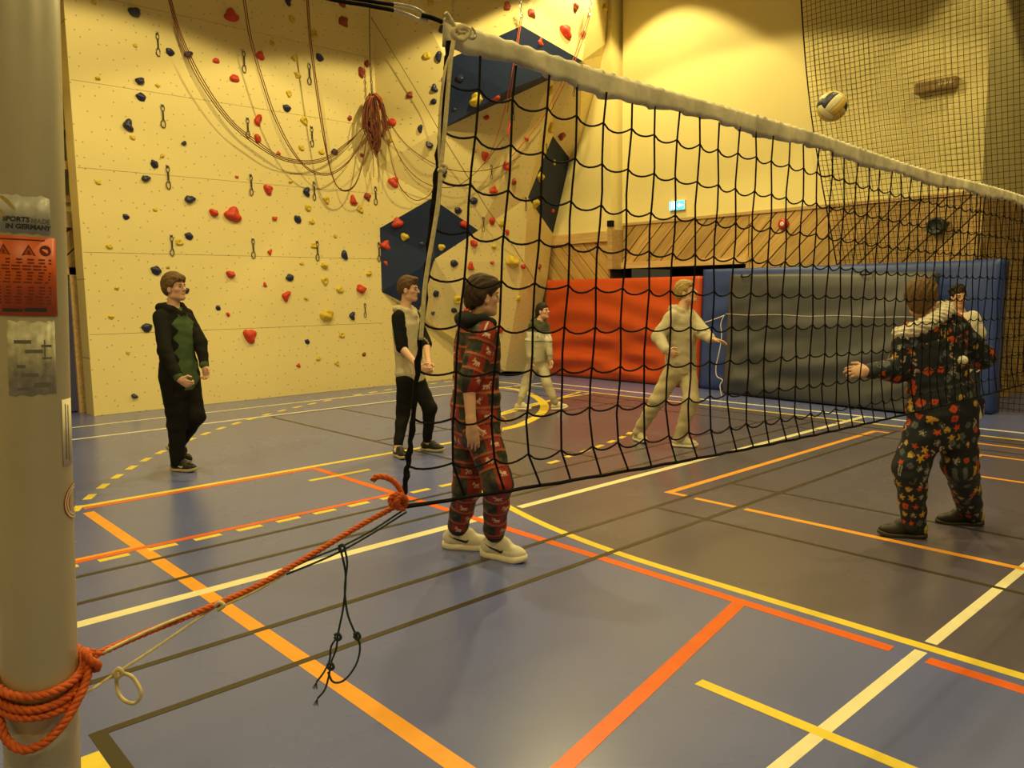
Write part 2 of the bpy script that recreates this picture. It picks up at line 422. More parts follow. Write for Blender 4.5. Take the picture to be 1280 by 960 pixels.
# blue door at the far left
M_DOOR = mat('blue_door_paint', (0.055, 0.06, 0.17), 0.5)
door = empty('door_1', (2.7, 13.1, 0), 'blue door in a pine frame at the left end of the climbing wall', None, kind='structure')
child(box_obj('door_leaf', (2.15, 13.07, 0.02), (3.12, 13.12, 2.05), M_DOOR), door)
for lo, hi in (((3.12, 13.0, 0), (3.30, 13.13, 2.16)), ((1.97, 13.0, 0), (2.15, 13.13, 2.16)), ((1.97, 13.0, 2.05), (3.30, 13.13, 2.16))): child(box_obj('door_frame', lo, hi, M_PINE_L), door)
h = MB(); h.box((2.98, 13.045, 0.98), (3.06, 13.07, 1.22)); h.tube([(3.02, 13.05, 1.12), (3.02, 12.99, 1.12), (2.90, 12.99, 1.12)], 0.011, 8)
child(h.build('door_handle', M_STEEL), door)
# climbing ladder with wooden rungs on the back wall
lad = empty('wall_ladder', (3.1, 13.0, 3.2), 'wooden ladder rungs on white rails between the post and the climbing wall', 'ladder')
for z in (3.62, 4.18, 4.72, 5.27, 5.8, 6.3): child(box_obj('rung', (2.55, 12.92, z - 0.06), (3.30, 13.0, z + 0.06), M_PINE_L), lad)
for x in (2.72, 3.10): child(box_obj('rail', (x, 12.98, 3.2), (x + 0.03, 13.1, 6.6), M_WALL), lad)

# ---- high-bay lamps
M_SHADE = mat('lamp_shade', (0.35, 0.34, 0.32), 0.4, metal=0.6)
for i, (x, y, z, pw, half) in enumerate(LAMPS):
    t = empty('ceiling_lamp', (x, y, z), 'grey bell-shaped hall lamp hung %s' % ['before the faceted part of the climbing wall', 'before the flat part of the climbing wall', 'close to the exit sign wall', 'close to the far net post', 'over the middle of the net', 'over the near half of the net', 'near the blue door', 'over the empty court behind the camera', 'beside the near net post, over the camera'][i], 'lamp', 'hall lamps above the courts')
    mb = MB(); n = 24
    prof = [(0.06, 0.30), (0.10, 0.22), (0.22, 0.10), (0.25, 0.05), (0.24, 0.05), (0.21, 0.10), (0.09, 0.21), (0.05, 0.22)]
    mb.lathe(prof, (x, y, z), seg=n); child(mb.build('lamp_shade', M_SHADE, smooth=True), t)
    mb = MB(); mb.tube([(x, y, z + 0.28), (x, y, 8.6)], 0.012, 6); child(mb.build('hanging_rod', M_DKSTEEL), t)
    L = bpy.data.lights.new('lamp_light', 'SPOT'); L.energy = LAMP_POWER * pw; L.color = LAMP_COLOR
    L.spot_size = math.radians(2 * half); L.spot_blend = 0.08; L.shadow_soft_size = 0.12
    lo = bpy.data.objects.new('lamp_light', L); COL.objects.link(lo); lo.location = (0, 0, -0.02); lo.parent = t

# ================================================================ climbing wall
def panel_mat():
    m = mat('climbing_panel', (0.80, 0.67, 0.30), 0.6)
    nt = m.node_tree; b = nt.nodes['Principled BSDF']
    tc = nt.nodes.new('ShaderNodeTexCoord')
    v = nt.nodes.new('ShaderNodeTexVoronoi'); v.inputs['Scale'].default_value = 5.2; v.inputs['Randomness'].default_value = 0.75
    nt.links.new(tc.outputs['Object'], v.inputs['Vector'])
    # bolt holes: small dark dots, object coordinates squashed along depth
    v.voronoi_dimensions = '2D'; sx = nt.nodes.new('ShaderNodeSeparateXYZ'); cx = nt.nodes.new('ShaderNodeCombineXYZ')
    nt.links.new(tc.outputs['Object'], sx.inputs[0]); nt.links.new(sx.outputs[0], cx.inputs[0]); nt.links.new(sx.outputs[2], cx.inputs[1]); nt.links.new(cx.outputs[0], v.inputs['Vector'])
    lt = nt.nodes.new('ShaderNodeMath'); lt.operation = 'LESS_THAN'; lt.inputs[1].default_value = 0.060
    nt.links.new(v.outputs['Distance'], lt.inputs[0])
    # grime: shoe scuffs, more of them low on the wall
    n = nt.nodes.new('ShaderNodeTexNoise'); n.inputs['Scale'].default_value = 9; n.inputs['Detail'].default_value = 8; n.inputs['Roughness'].default_value = 0.7
    nt.links.new(tc.outputs['Object'], n.inputs['Vector'])
    r = nt.nodes.new('ShaderNodeMapRange'); r.inputs['From Min'].default_value = 0.66; r.inputs['From Max'].default_value = 0.76; r.inputs['To Min'].default_value = 1.0; r.inputs['To Max'].default_value = 0.72
    nt.links.new(n.outputs['Fac'], r.inputs['Value'])
    mx = nt.nodes.new('ShaderNodeMix'); mx.data_type = 'RGBA'; mx.blend_type = 'MULTIPLY'; mx.inputs[0].default_value = 1
    mx.inputs[6].default_value = (0.80, 0.67, 0.30, 1); nt.links.new(r.outputs[0], mx.inputs[7])
    m2 = nt.nodes.new('ShaderNodeMix'); m2.data_type = 'RGBA'
    nt.links.new(lt.outputs[0], m2.inputs[0]); nt.links.new(mx.outputs[2], m2.inputs[6]); m2.inputs[7].default_value = (0.46, 0.38, 0.20, 1)
    nt.links.new(m2.outputs[2], b.inputs['Base Color'])
    return m
M_PANEL = panel_mat()
CY = 12.45
cw = empty('climbing_wall', (8, CY + 0.3, 0), 'tall cream climbing wall with navy facets and bolted holds', 'climbing wall')
SOUP_V, SOUP_F = [], []                        # for ray hits
def panel(poly, m, thick=0.02, gap=0.0):
    P = [Vector(p) for p in poly]
    if gap:
        c = sum(P, Vector()) / len(P); P = [p + (c - p).normalized() * gap for p in P]
    nrm = Vector((0, 0, 0))
    for i in range(len(P)):
        nrm += (P[i] - P[0]).cross(P[(i + 1) % len(P)] - P[0])
    if nrm.dot(O - P[0]) < 0: P = P[::-1]
    k = len(SOUP_V); SOUP_V.extend(P); SOUP_F.append(tuple(range(k, k + len(P))))
    mb = MB(); mb.prism(P[::-1], (0, thick, 0)); return mb.build('panel', m, cw)
zs = [0.0, 1.18, 2.355, 3.53, 4.72, 5.91, 7.1, 8.3]
xs = [3.19, 4.85, 6.5, 8.17]
for i in range(len(zs) - 1):
    for j in range(len(xs) - 1):
        g = 0.0025
        panel([(xs[j], CY, zs[i] + g), (xs[j + 1] - 0.0004, CY, zs[i] + g), (xs[j + 1] - 0.0004, CY, zs[i + 1] - g), (xs[j], CY, zs[i + 1] - g)], M_PANEL)
child(box_obj('side_board', (3.17, CY - 0.004, 0), (3.19, 12.84, 8.3), M_PANEL), cw)
child(box_obj('backing_frame', (3.20, CY + 0.03, 0), (8.2, CY + 0.10, 8.2), M_DARKGAP), cw)

PV = {}
def P_(n, u, v, y): PV[n] = at_y(u, v, y)
P_('p1', 470, 115, 12.45); P_('p2', 473, 208, 12.45); P_('p3', 474, 285, 12.45); P_('p4', 478, 365, 12.45)
P_('p0', 462, 0, 12.45); PV['p0'] = Vector((8.17, 12.45, 8.3)); PV['p5'] = Vector((8.17, 12.45, 0.0))
for n in ('p1', 'p2', 'p3', 'p4'): PV[n].x = 8.17
P_('q1', 558, 75, 11.25); P_('q2', 549, 163, 11.35); P_('q3', 540, 248, 11.75); P_('q4', 543, 324, 11.85); P_('q5', 524, 388, 12.2); P_('q6', 540, 408, 12.35)
P_('n1', 652, 32, 10.05); P_('n2', 728, 76, 9.95); P_('n3', 634, 113, 10.2); P_('n4', 690, 98, 10.35)
P_('t0', 585, -110, 11.6); P_('t1', 700, -110, 10.2); P_('t2', 750, -110, 9.9); P_('t3', 470, -110, 12.45); PV['t3'].x = 8.17
P_('s1', 598, 288, 11.55); P_('c1', 655, 330, 11.45); P_('b1', 631, 464, 12.1); P_('b2', 568, 425, 12.35)
P_('r1', 803, -110, 11.3); P_('r2', 790, 15, 11.2); P_('r2b', 780, 62, 11.25); P_('r3', 768, 112, 11.35); P_('r4', 691, 170, 11.1); P_('r5', 723, 212, 11.6); P_('r6', 691, 292, 11.9); P_('r7', 660, 247, 11.25)
P_('r8', 684, 350, 11.95); P_('r9', 664, 440, 12.15); P_('m1', 770, 45, 10.7)
PV['b1'].z = max(PV['b1'].z, 0.02); PV['b3'] = Vector((PV['b1'].x, 12.45, 0)); PV['r10'] = Vector((PV['r9'].x + 0.1, 12.3, 0.0))
FAC = [('p0 t3', None), ('t3 t0 q1 p1', 0), ('p1 q1 q2', 0), ('p1 q2 p2', 0), ('p2 q2 q3 p3', 0),
       ('q1 n1 n3', 1), ('n1 n2 n4 n3', 1), ('q1 n3 q2', 1), ('n3 n4 q2', 1),
       ('t0 t1 n1', 0), ('t0 n1 q1', 0), ('t1 t2 n2', 0), ('t1 n2 n1', 0), ('t2 r1 r2', 0), ('t2 r2 m1', 0), ('t2 m1 n2', 0), ('m1 r2 r2b', 0), ('n2 m1 r2b', 0), ('n2 r2b r3', 0),
       ('q2 n4 s1', 0), ('n4 r4 r7', 0), ('n4 r7 s1', 0), ('q2 s1 q3', 0), ('n4 n2 r4', 0), ('n2 r3 r5 r4', 0),
       ('r4 r5 r6 r7', 1), ('p3 q3 q4', 1), ('p3 q4 q5 p4', 1), ('q3 s1 q4', 1),
       ('q4 s1 c1', 0), ('q4 c1 b1 b2', 0), ('q4 b2 q6 q5', 0), ('s1 r7 c1', 0), ('r7 r6 c1', 0), ('c1 r6 r8', 0), ('c1 r8 r9 b1', 0), ('r9 r10 b1', 0),
       ('p4 q5 q6', 0), ('p4 q6 b2 b1 b3 p5', 0)]
for s, k in FAC:
    if k is None: continue
    names = s.split(); pts = [PV[n] for n in names]
    # fan-triangulated so that every facet is plane
    if len(pts) > 3:
        nrm = (pts[1] - pts[0]).cross(pts[2] - pts[0]).normalized()
        if max(abs((p - pts[0]).dot(nrm)) for p in pts) < 0.02 or k == 1: panel(pts, (M_PANEL, M_NAVY)[k], 0.03)
        else:
            for i in range(1, len(pts) - 1): panel([pts[0], pts[i], pts[i + 1]], (M_PANEL, M_NAVY)[k], 0.03)
    else: panel(pts, (M_PANEL, M_NAVY)[k], 0.03)
# the right flank: dark board between the facets and the wall behind
edge = [PV[n] for n in ('r1', 'r2', 'r2b', 'r3', 'r5', 'r6', 'r8', 'r9', 'r10')]
M_FLANK = mat('plywood_edge', (0.22, 0.15, 0.07), 0.7, noise=(6, 0.15))
for a_, b_ in zip(edge[:-1], edge[1:]):
    mb = MB(); d = Vector((0.10, 0.55, 0)) * 0.8
    mb.prism([a_, b_, b_ + d, a_ + d], (-0.02, 0, 0)); child(mb.build('side_board', M_FLANK), cw)
BVH = BVHTree.FromPolygons(SOUP_V, SOUP_F)
def hit(u, v):
    r = ray(u, v).normalized()
    loc, n, i, d = BVH.ray_cast(O, r, 60)
    if loc is None: return at_y(u, v, CY), Vector((0, -1, 0)), at_y(u, v, CY).length
    if n.dot(r) > 0: n = -n
    return loc, n, (loc - O).dot(AWAY)

# ---- holds
def blob(seed, shape):
    bm = bmesh.new(); bmesh.ops.create_icosphere(bm, subdivisions=3, radius=1)
    R = random.Random(seed); ph = [R.uniform(0, 6.28) for _ in range(9)]; kx = [R.uniform(1.2, 2.6) for _ in range(6)]
    for v in bm.verts:
        p = v.co.copy()
        n = 0.16 * math.sin(kx[0] * p.x * 1.4 + ph[0]) * math.sin(kx[1] * p.y * 1.4 + ph[1]) + 0.10 * math.sin(kx[2] * 2.2 * p.y + ph[2] + 2 * p.x) + 0.05 * math.sin(7 * p.x + ph[3]) * math.sin(6 * p.y + ph[4])
        p *= 1 + n
        if shape == 0: p.x *= 1; p.y *= 0.95; p.z *= 0.62                        # round lump
        elif shape == 1: p.x *= 0.72; p.y *= 1.05; p.z *= 0.75; p.x += 0.25 * p.y * p.y   # bean
        elif shape == 2:                                                          # jug: thick lip on top, scooped
            p.y *= 0.78; p.z *= 0.9
            if p.y > 0: p.z += 0.35 * p.y
            p.z -= 0.55 * math.exp(-((p.x / 0.5) ** 2 + ((p.y - 0.45) / 0.25) ** 2)) * max(p.z, 0)
        else:                                                                     # ring with a bolt dimple
            p.z *= 0.6; rr = math.hypot(p.x, p.y); p.z -= 0.5 * math.exp(-(rr / 0.35) ** 2) if p.z > 0 else 0
        if p.z < -0.04: p.z = -0.04
        v.co = p * 0.5
    me = bpy.data.meshes.new('climbing_hold'); bm.to_mesh(me); bm.free()
    me.polygons.foreach_set('use_smooth', [True] * len(me.polygons)); return me
HM = {'N': mat('navy_resin', (0.016, 0.020, 0.072), 0.38, noise=(30, 0.15), bump=(160, 0.25, 0.003)),
      'R': mat('red_resin', (0.58, 0.045, 0.016), 0.5, noise=(30, 0.12), bump=(160, 0.25, 0.003)),
      'Y': mat('yellow_resin', (0.66, 0.48, 0.035), 0.5, noise=(30, 0.12), bump=(160, 0.25, 0.003)),
      'D': mat('dark_red_resin', (0.30, 0.045, 0.02), 0.5, noise=(30, 0.12), bump=(160, 0.25, 0.003))}
HB = {}
for c in HM:
    for k in range(4):
        for s in range(2):
            me = blob(ord(c) * 11 + k * 3 + s, k); me.materials.append(HM[c]); HB[c, k, s] = me
bolt_me = None
mb = MB(); mb.lathe([(0.045, 0), (0.045, 0.03), (0.03, 0.034)], (0, 0, 0), seg=8)
_o = mb.build('bolt', M_DKSTEEL); bolt_me = _o.data; bpy.data.objects.remove(_o)
HOLDS = """Y117,3,6 N168,15,13 Y169,57,5 N213,65,9 N235,68,9 Y122,98,6 N175,101,10 N176,121,10 Y197,107,5 N160,157,13 Y166,172,6 N230,179,6
N193,205,9 Y203,195,5 N182,223,9 Y123,228,6 R289,20,15 R270,76,7 R293,98,10 R325,70,10 Y365,24,8 Y340,54,6 Y368,73,7 Y372,94,7 Y361,117,7 N359,135,9
R322,150,11 R322,173,9 R348,192,5 R296,221,4 Y363,227,5 N360,2,9 D429,27,12 D427,2,11 Y393,43,9 N400,72,9 D451,90,11 D459,80,8 Y380,151,9 D437,148,6 Y377,185,7
Y402,190,7 N418,190,8 D452,194,5 Y534,70,9 N548,71,10 N553,38,10 N543,111,9 N542,127,7 D512,119,8 N525,161,8 N537,181,9 Y489,175,6 R490,153,10 R492,228,12 Y538,4,7
N575,98,9 Y596,126,15 R620,122,10 N568,137,5 R650,101,10 N555,217,8 Y552,208,7 R608,147,7 R606,195,10 R633,208,11 Y593,188,5 R617,238,9 D642,227,8
N592,251,9 N573,263,8 R580,280,9 R615,276,9 Y627,279,7 R634,290,6 R592,304,10 Y617,308,6 Y640,327,17 R588,333,9 N568,329,9 R615,328,5 R654,333,6 D674,333,6
Y552,309,8 N545,367,8 Y573,375,11 N568,388,7 R584,387,9 Y648,373,7 R625,412,8 Y661,357,5 N541,391,5
D664,17,11 D634,8,10 R707,40,16 D719,9,9 R674,53,11 Y755,11,10 R763,5,8 R762,36,9 D729,42,7 Y688,113,11 Y688,160,13 D702,170,10 R658,174,6
Y692,203,7 Y675,221,12 Y669,254,12 R690,263,6 R497,279,12 R482,307,12 Y506,296,9 R483,329,7 N527,305,6
N237,249,11 Y194,262,5 N158,271,7 R267,266,11 R291,269,18 R335,237,11 R343,273,6 N372,274,9 N236,295,9 Y224,303,8 Y137,308,7 R337,315,6 Y377,329,5 N195,338,11 Y210,334,4
N233,363,7 R288,343,11 Y146,360,5 Y139,396,6 N184,409,11 N362,347,9 R331,356,5 R357,370,11 N273,385,6 R285,393,5 R312,420,16 Y160,441,5 N168,495,7
N383,240,10 Y408,250,8 Y385,260,8 R441,251,10 D459,246,9 Y450,262,8 Y390,277,7 Y419,295,5 N430,319,10 Y392,307,7 Y405,332,9 Y406,351,9 Y461,342,7 Y425,362,9
R451,361,12 Y382,373,5 Y408,395,15 N440,395,9 N384,427,6 Y427,419,7 Y398,448,6 Y421,454,6 D455,443,5 R373,457,5""".split()
hold_list = []
for h in HOLDS:
    c = h[0]; u, v, s = [float(q) for q in h[1:].split(',')]; hold_list.append([c, u, v, s])
ORD = {}
def ordinal(n):
    ones = ['', 'first', 'second', 'third', 'fourth', 'fifth', 'sixth', 'seventh', 'eighth', 'ninth', 'tenth', 'eleventh', 'twelfth', 'thirteenth', 'fourteenth', 'fifteenth', 'sixteenth', 'seventeenth', 'eighteenth', 'nineteenth']
    tens = {2: 'twent', 3: 'thirt', 4: 'fort', 5: 'fift', 6: 'sixt', 7: 'sevent'}
    if n < 20: return ones[n]
    return tens[n // 10] + ('ieth' if n % 10 == 0 else 'y-' + ones[n % 10])
CN = {'N': 'navy', 'R': 'red', 'Y': 'yellow', 'D': 'brownish red'}
for c in 'NRYD':
    for i, q in enumerate(sorted([q for q in hold_list if q[0] == c], key=lambda q: q[1])): q.append(i + 1)
R_ = random.Random(3)
for i, (c, u, v, s, k) in enumerate(hold_list):
    loc, n, d = hit(u, v)
    size = 1.12 * s * d / F_PX
    shape = R_.choice([0, 0, 1, 2]) if c in 'NR' else R_.choice([0, 2, 3, 3]) if c == 'Y' else R_.choice([0, 1])
    if s >= 14: shape = {'R': 0, 'Y': 2, 'N': 0}.get(c, 0)
    me = HB[c, shape, R_.randint(0, 1)]
    zax = n.normalized(); yax = (UP - zax * UP.dot(zax)).normalized(); xax = yax.cross(zax)
    rot = Matrix((xax, yax, zax)).transposed() @ Matrix.Rotation(R_.uniform(-0.7, 0.7), 3, 'Z')
    o = share('climbing_hold', me, loc, rot.to_quaternion(), None, (size, size, size * 1.05))
    big = 'large ' if s >= 11 else 'small ' if s <= 6 else ''
    tag(o, '%s%s climbing hold, %s %s hold from the left of the wall' % (big, CN[c], ordinal(k), CN[c]), 'climbing hold', '%s climbing holds' % CN[c])
    if s >= 8: share('bolt', bolt_me, (0, 0, 0.30 if shape in (0, 1) else 0.12), None, o)

# ---- quickdraws: bolt hanger, sling, two carabiners
M_SLING = mat('sling_webbing', (0.06, 0.05, 0.03), 0.8)
def ring(cx, cz, rx, rz, r, y=0.0, seg=12):
    return [(cx + rx * math.cos(2 * math.pi * k / seg), y, cz + rz * math.sin(2 * math.pi * k / seg)) for k in range(seg + 1)]
q_parts = []
mb = MB(); mb.box((-0.018, -0.006, -0.012), (0.018, 0.0, 0.02)); mb.lathe([(0.012, 0), (0.012, 0.018), (0.006, 0.02)], (0, 0, 0.008), (0, -1, 0), 8); q_parts.append(('hanger', mb, M_STEEL))
mb = MB(); mb.tube(ring(0, -0.035, 0.02, 0.032, 0, -0.012), 0.005, 6, False); q_parts.append(('carabiner', mb, M_DKSTEEL))
mb = MB(); mb.box((-0.010, -0.017, -0.175), (0.010, -0.008, -0.06)); q_parts.append(('sling', mb, M_SLING))
mb = MB(); mb.tube([(0.0, -0.012, -0.165), (-0.026, -0.012, -0.195), (-0.03, -0.012, -0.235), (-0.012, -0.012, -0.265), (0.014, -0.012, -0.26), (0.022, -0.012, -0.22), (0.014, -0.012, -0.18), (0.0, -0.012, -0.165)], 0.0062, 6, False); q_parts.append(('carabiner', mb, M_DKSTEEL))
q_me = []
for n, b_, m in q_parts:
    o = b_.build(n, m); q_me.append((n, o.data)); bpy.data.objects.remove(o)
DRAWS = [(196, 40, 67), (203, 130, 157), (209, 206, 234), (214, 293, 318), (304, 62, 88), (309, 146, 170), (313, 217, 242), (316, 297, 321), (386, 78, 103), (389, 157, 181), (392, 226, 248), (396, 300, 324),
         (469, 232, 254), (473, 302, 325), (456, 378, 395), (541, 305, 325), (641, 127, 148), (717, 100, 118), (614, 205, 222), (604, 270, 288), (683, 178, 195), (657, 245, 262), (285, 427, 452)]
DRAWS_S = sorted(DRAWS)
for i, (u, v0, v1) in enumerate(DRAWS_S):
    loc, n, d = hit(u, v0 + 2)
    if u == 285: continue
    sc = (v1 - v0) * d / F_PX / 0.275
    t = empty('quickdraw', loc, 'hanging carabiner on a short sling, %s quickdraw from the left of the climbing wall' % ordinal(i + 1 - (u > 285)), 'quickdraw', 'quickdraws hanging on the climbing wall')
    t.rotation_euler = (0, 0, R_.uniform(-0.25, 0.25)); t.scale = (sc,) * 3
    for nm, me in q_me: share(nm, me, (0, 0, 0), None, t)

# ---- ropes on the wall
M_ROPE = mat('brown_climbing_rope', (0.17, 0.045, 0.018), 0.8, noise=(60, 0.25))
M_ROPE2 = mat('red_climbing_rope', (0.50, 0.10, 0.045), 0.8, noise=(60, 0.25))
def wall_rope(name, pts, r, m, label, y=None, off=0.09, n=6):
    P = []
    for q in pts:
        if len(q) == 3:
            p = at_y(*q); loc, nn, d = hit(q[0], q[1])
            if (p - O).length > (loc - O).length - 0.07: p = loc - ray(q[0], q[1]).normalized() * 0.07
            P.append(p)
        elif y: P.append(at_y(q[0], q[1], y))
        else:
            loc, nn, d = hit(*q); P.append(loc - ray(*q).normalized() * off)
    mb = MB(); mb.tube(catmull(P, n), r, 6); o = mb.build(name, m, smooth=True)
    return tag(o, label, 'rope', 'ropes draped on the climbing wall')
Y1 = 12.28
for k, du in ((0, 0), (1, 3), (2, 6)):
    wall_rope('climbing_rope', [(209 + du * .6, -6), (222 + du * .6, 40), (240 + du, 85), (262 + du, 122), (288 + du, 155), (318 + du, 180 - k), (350, 198 - 2 * k + 1), (384, 205 - 2 * k), (410, 199 - 2 * k), (430, 185 - 2 * k), (447, 167), (462, 148)], 0.0075, M_ROPE,
              'brown rope sweeping from the top left to the rope bundle, %s of three strands' % ('lowest', 'middle', 'uppermost')[k], Y1 - 0.02 * k)
for k, du in ((0, 0), (1, 2.5)):
    wall_rope('climbing_rope', [(303 + du, -6), (312 + du, 48), (326 + du, 98), (342 + du, 145), (362 + du, 185), (385, 212 - 2 * k), (408, 219 - 2 * k), (428, 210 - 2 * k), (446, 188), (458, 160), (465, 140)], 0.0075, M_ROPE,
              'brown rope in the middle loop below the rope bundle, %s strand' % ('lower', 'upper')[k], Y1 - 0.07 - 0.02 * k)
for k, du in ((0, 0), (1, 2)):
    wall_rope('climbing_rope', [(383 + du, -6), (387 + du, 50), (395 + du, 112), (403 + du, 165), (412, 208), (421, 232), (432, 239 - k), (444, 231 - k), (453, 205), (458, 175), (464, 145)], 0.009, M_ROPE,
              'brown rope in the steep loop nearest the rope bundle, %s strand' % ('left', 'right')[k], Y1 - 0.12 - 0.02 * k)
wall_rope('climbing_rope', [(478, 135, 12.2), (495, 165, 12.0), (515, 187, 11.85), (545, 206, 11.5), (575, 214, 11.3), (605, 213, 11.1), (628, 207, 11.0), (650, 196, 10.9)], 0.0075, M_ROPE, 'brown rope looping right from the rope bundle across the cream facets')
wall_rope('climbing_rope', [(478, 140, 12.2), (490, 175, 12.05), (505, 205, 11.9), (525, 225, 11.75), (548, 234, 11.55), (572, 232, 11.35), (592, 218, 11.15), (612, 196, 10.95), (630, 172, 10.75)], 0.0075, M_ROPE, 'brown rope hanging in the lower right loop of the bundle')
wall_rope('climbing_rope', [(477, 145, 12.2), (485, 180, 12.1), (492, 212, 12.05), (502, 236, 12.0), (518, 250, 11.9), (534, 246, 11.8), (542, 236, 11.7)], 0.0075, M_ROPE, 'brown rope in the small loop beside the lower navy facet')
wall_rope('thin_cord', [(464, 22), (500, 80), (530, 130), (549, 163), (578, 210), (610, 262), (640, 305), (668, 350), (680, 372)], 0.006, mat('thin_brown_cord', (0.12, 0.07, 0.03), 0.8), 'thin dark cord running diagonally down over the facets', off=0.12)
wall_rope('anchor_rope', [(462, -6), (462, 40), (463, 90), (465, 118)], 0.008, M_SLING, 'dark rope dropping from above to the rope bundle', Y1)
wall_rope('belay_rope', [(651, 20, 9.85), (647, 45, 9.85), (640, 90, 9.9), (630, 140, 10.4), (618, 180, 10.8), (606, 205, 11.0)], 0.008, M_ROPE2, 'red belay rope hanging from the chain over the upper navy facet')
wall_rope('belay_rope', [(653, 20, 9.83), (649, 45, 9.83), (643, 90, 9.88), (634, 140, 10.4)], 0.008, M_ROPE2, 'second red belay rope strand beside the chain over the upper navy facet')
wall_rope('belay_rope', [(736, 18, 9.75), (728, 42, 9.75), (714, 80, 9.8), (697, 112, 10.2), (680, 145, 10.55), (660, 172, 10.8), (640, 195, 10.9)], 0.008, M_ROPE2, 'orange red belay rope hanging from the right-hand chain, left strand')
wall_rope('belay_rope', [(738, 18, 9.73), (731, 42, 9.73), (718, 78, 9.78), (702, 112, 10.2), (688, 140, 10.5)], 0.008, M_ROPE2, 'orange red belay rope hanging from the right-hand chain, right strand')
wall_rope('sling_tape', [(640, 149, 10.55), (637, 158, 10.55), (634, 170, 10.6)], 0.022, mat('pink_red_sling', (0.62, 0.07, 0.05), 0.7), 'short pinkish red sling below a carabiner on the upper facets')
def chain(u0, v0, u1, v1, y, label):
    a, b = at_y(u0, v0, y), at_y(u1, v1, y); n = max(2, int((b - a).length / 0.06))
    t = empty('anchor_chain', a, label, 'chain')
    for k in range(n):
        c = a.lerp(b, (k + 0.5) / n); L = (b - a).length / n * 0.62
        dv = (b - a).normalized(); s = Vector((1, 0, 0)) if k % 2 else Vector((0, 1, 0))
        mb = MB(); mb.tube([c + dv * L * math.cos(q * math.pi / 5) + s * 0.022 * math.sin(q * math.pi / 5) for q in range(11)], 0.0065, 6, False)
        child(mb.build('link', M_STEEL), t)
chain(566, -10, 566, 22, 11.1, 'steel chain hanging behind the net corner')
chain(649, -8, 653, 24, 9.85, 'steel chain holding the red belay rope')
chain(741, -8, 735, 22, 9.75, 'steel chain holding the orange belay rope at the crease')
chain(787, -8, 788, 15, 11.1, 'short steel chain on the right rim of the climbing wall')
chain(463, 78, 465, 118, Y1 - .02, 'short steel chain above the rope bundle')
# rope bundle: a sling of coiled rope tied at the top, tails at the bottom
bun = empty('rope_bundle', at_y(467, 155, 12.1), 'thick bundle of coiled red brown climbing rope hanging on the wall', 'rope bundle')
Rb = random.Random(11)
for k in range(46):
    a = Rb.uniform(-1, 1); b_ = Rb.uniform(0, 0.16); bot = Rb.uniform(180, 200) - abs(a) * 22
    top = (466 + a * 4, 118 + Rb.uniform(-2, 3), 12.20 - b_ * 0.4)
    w = a * 15 + Rb.uniform(-2, 2)
    pts = [top, (467 + w * 0.8, 135 + Rb.uniform(-4, 4), 12.20 - b_), (468.5 + w, 160, 12.20 - b_), (470 + w * 0.75, bot - 8, 12.20 - b_), (471 + w * 0.55, bot, 12.2 - b_), (471 + w * 0.5 + 2, bot - 10, 12.2 - b_), (469 + w * 0.6, 150, 12.19 - b_)]
    mb = MB(); mb.tube(catmull([at_y(*q) for q in pts], 4), 0.0085, 5); child(mb.build('coil', (M_ROPE, M_ROPE2)[k % 3 == 0] if k % 3 else M_ROPE, smooth=True), bun)
for k in range(3):
    mb = MB(); mb.tube(catmull([at_y(464 + q[0] + k * 1.5, q[1], 12.12) for q in ((0, 120), (-5, 128), (2, 140), (9, 134), (10, 124), (3, 117))], 6), 0.012, 6); child(mb.build('coil', M_ROPE2, smooth=True), bun)
for k in range(2):
    mb = MB(); mb.tube(catmull([at_y(466 + 6 * k, 190, 12.15), at_y(467 + 6 * k, 208, 12.2), at_y(467 + 6 * k, 222 + 6 * k, 12.25)], 4), 0.006, 5); child(mb.build('rope_tail', M_ROPE), bun)

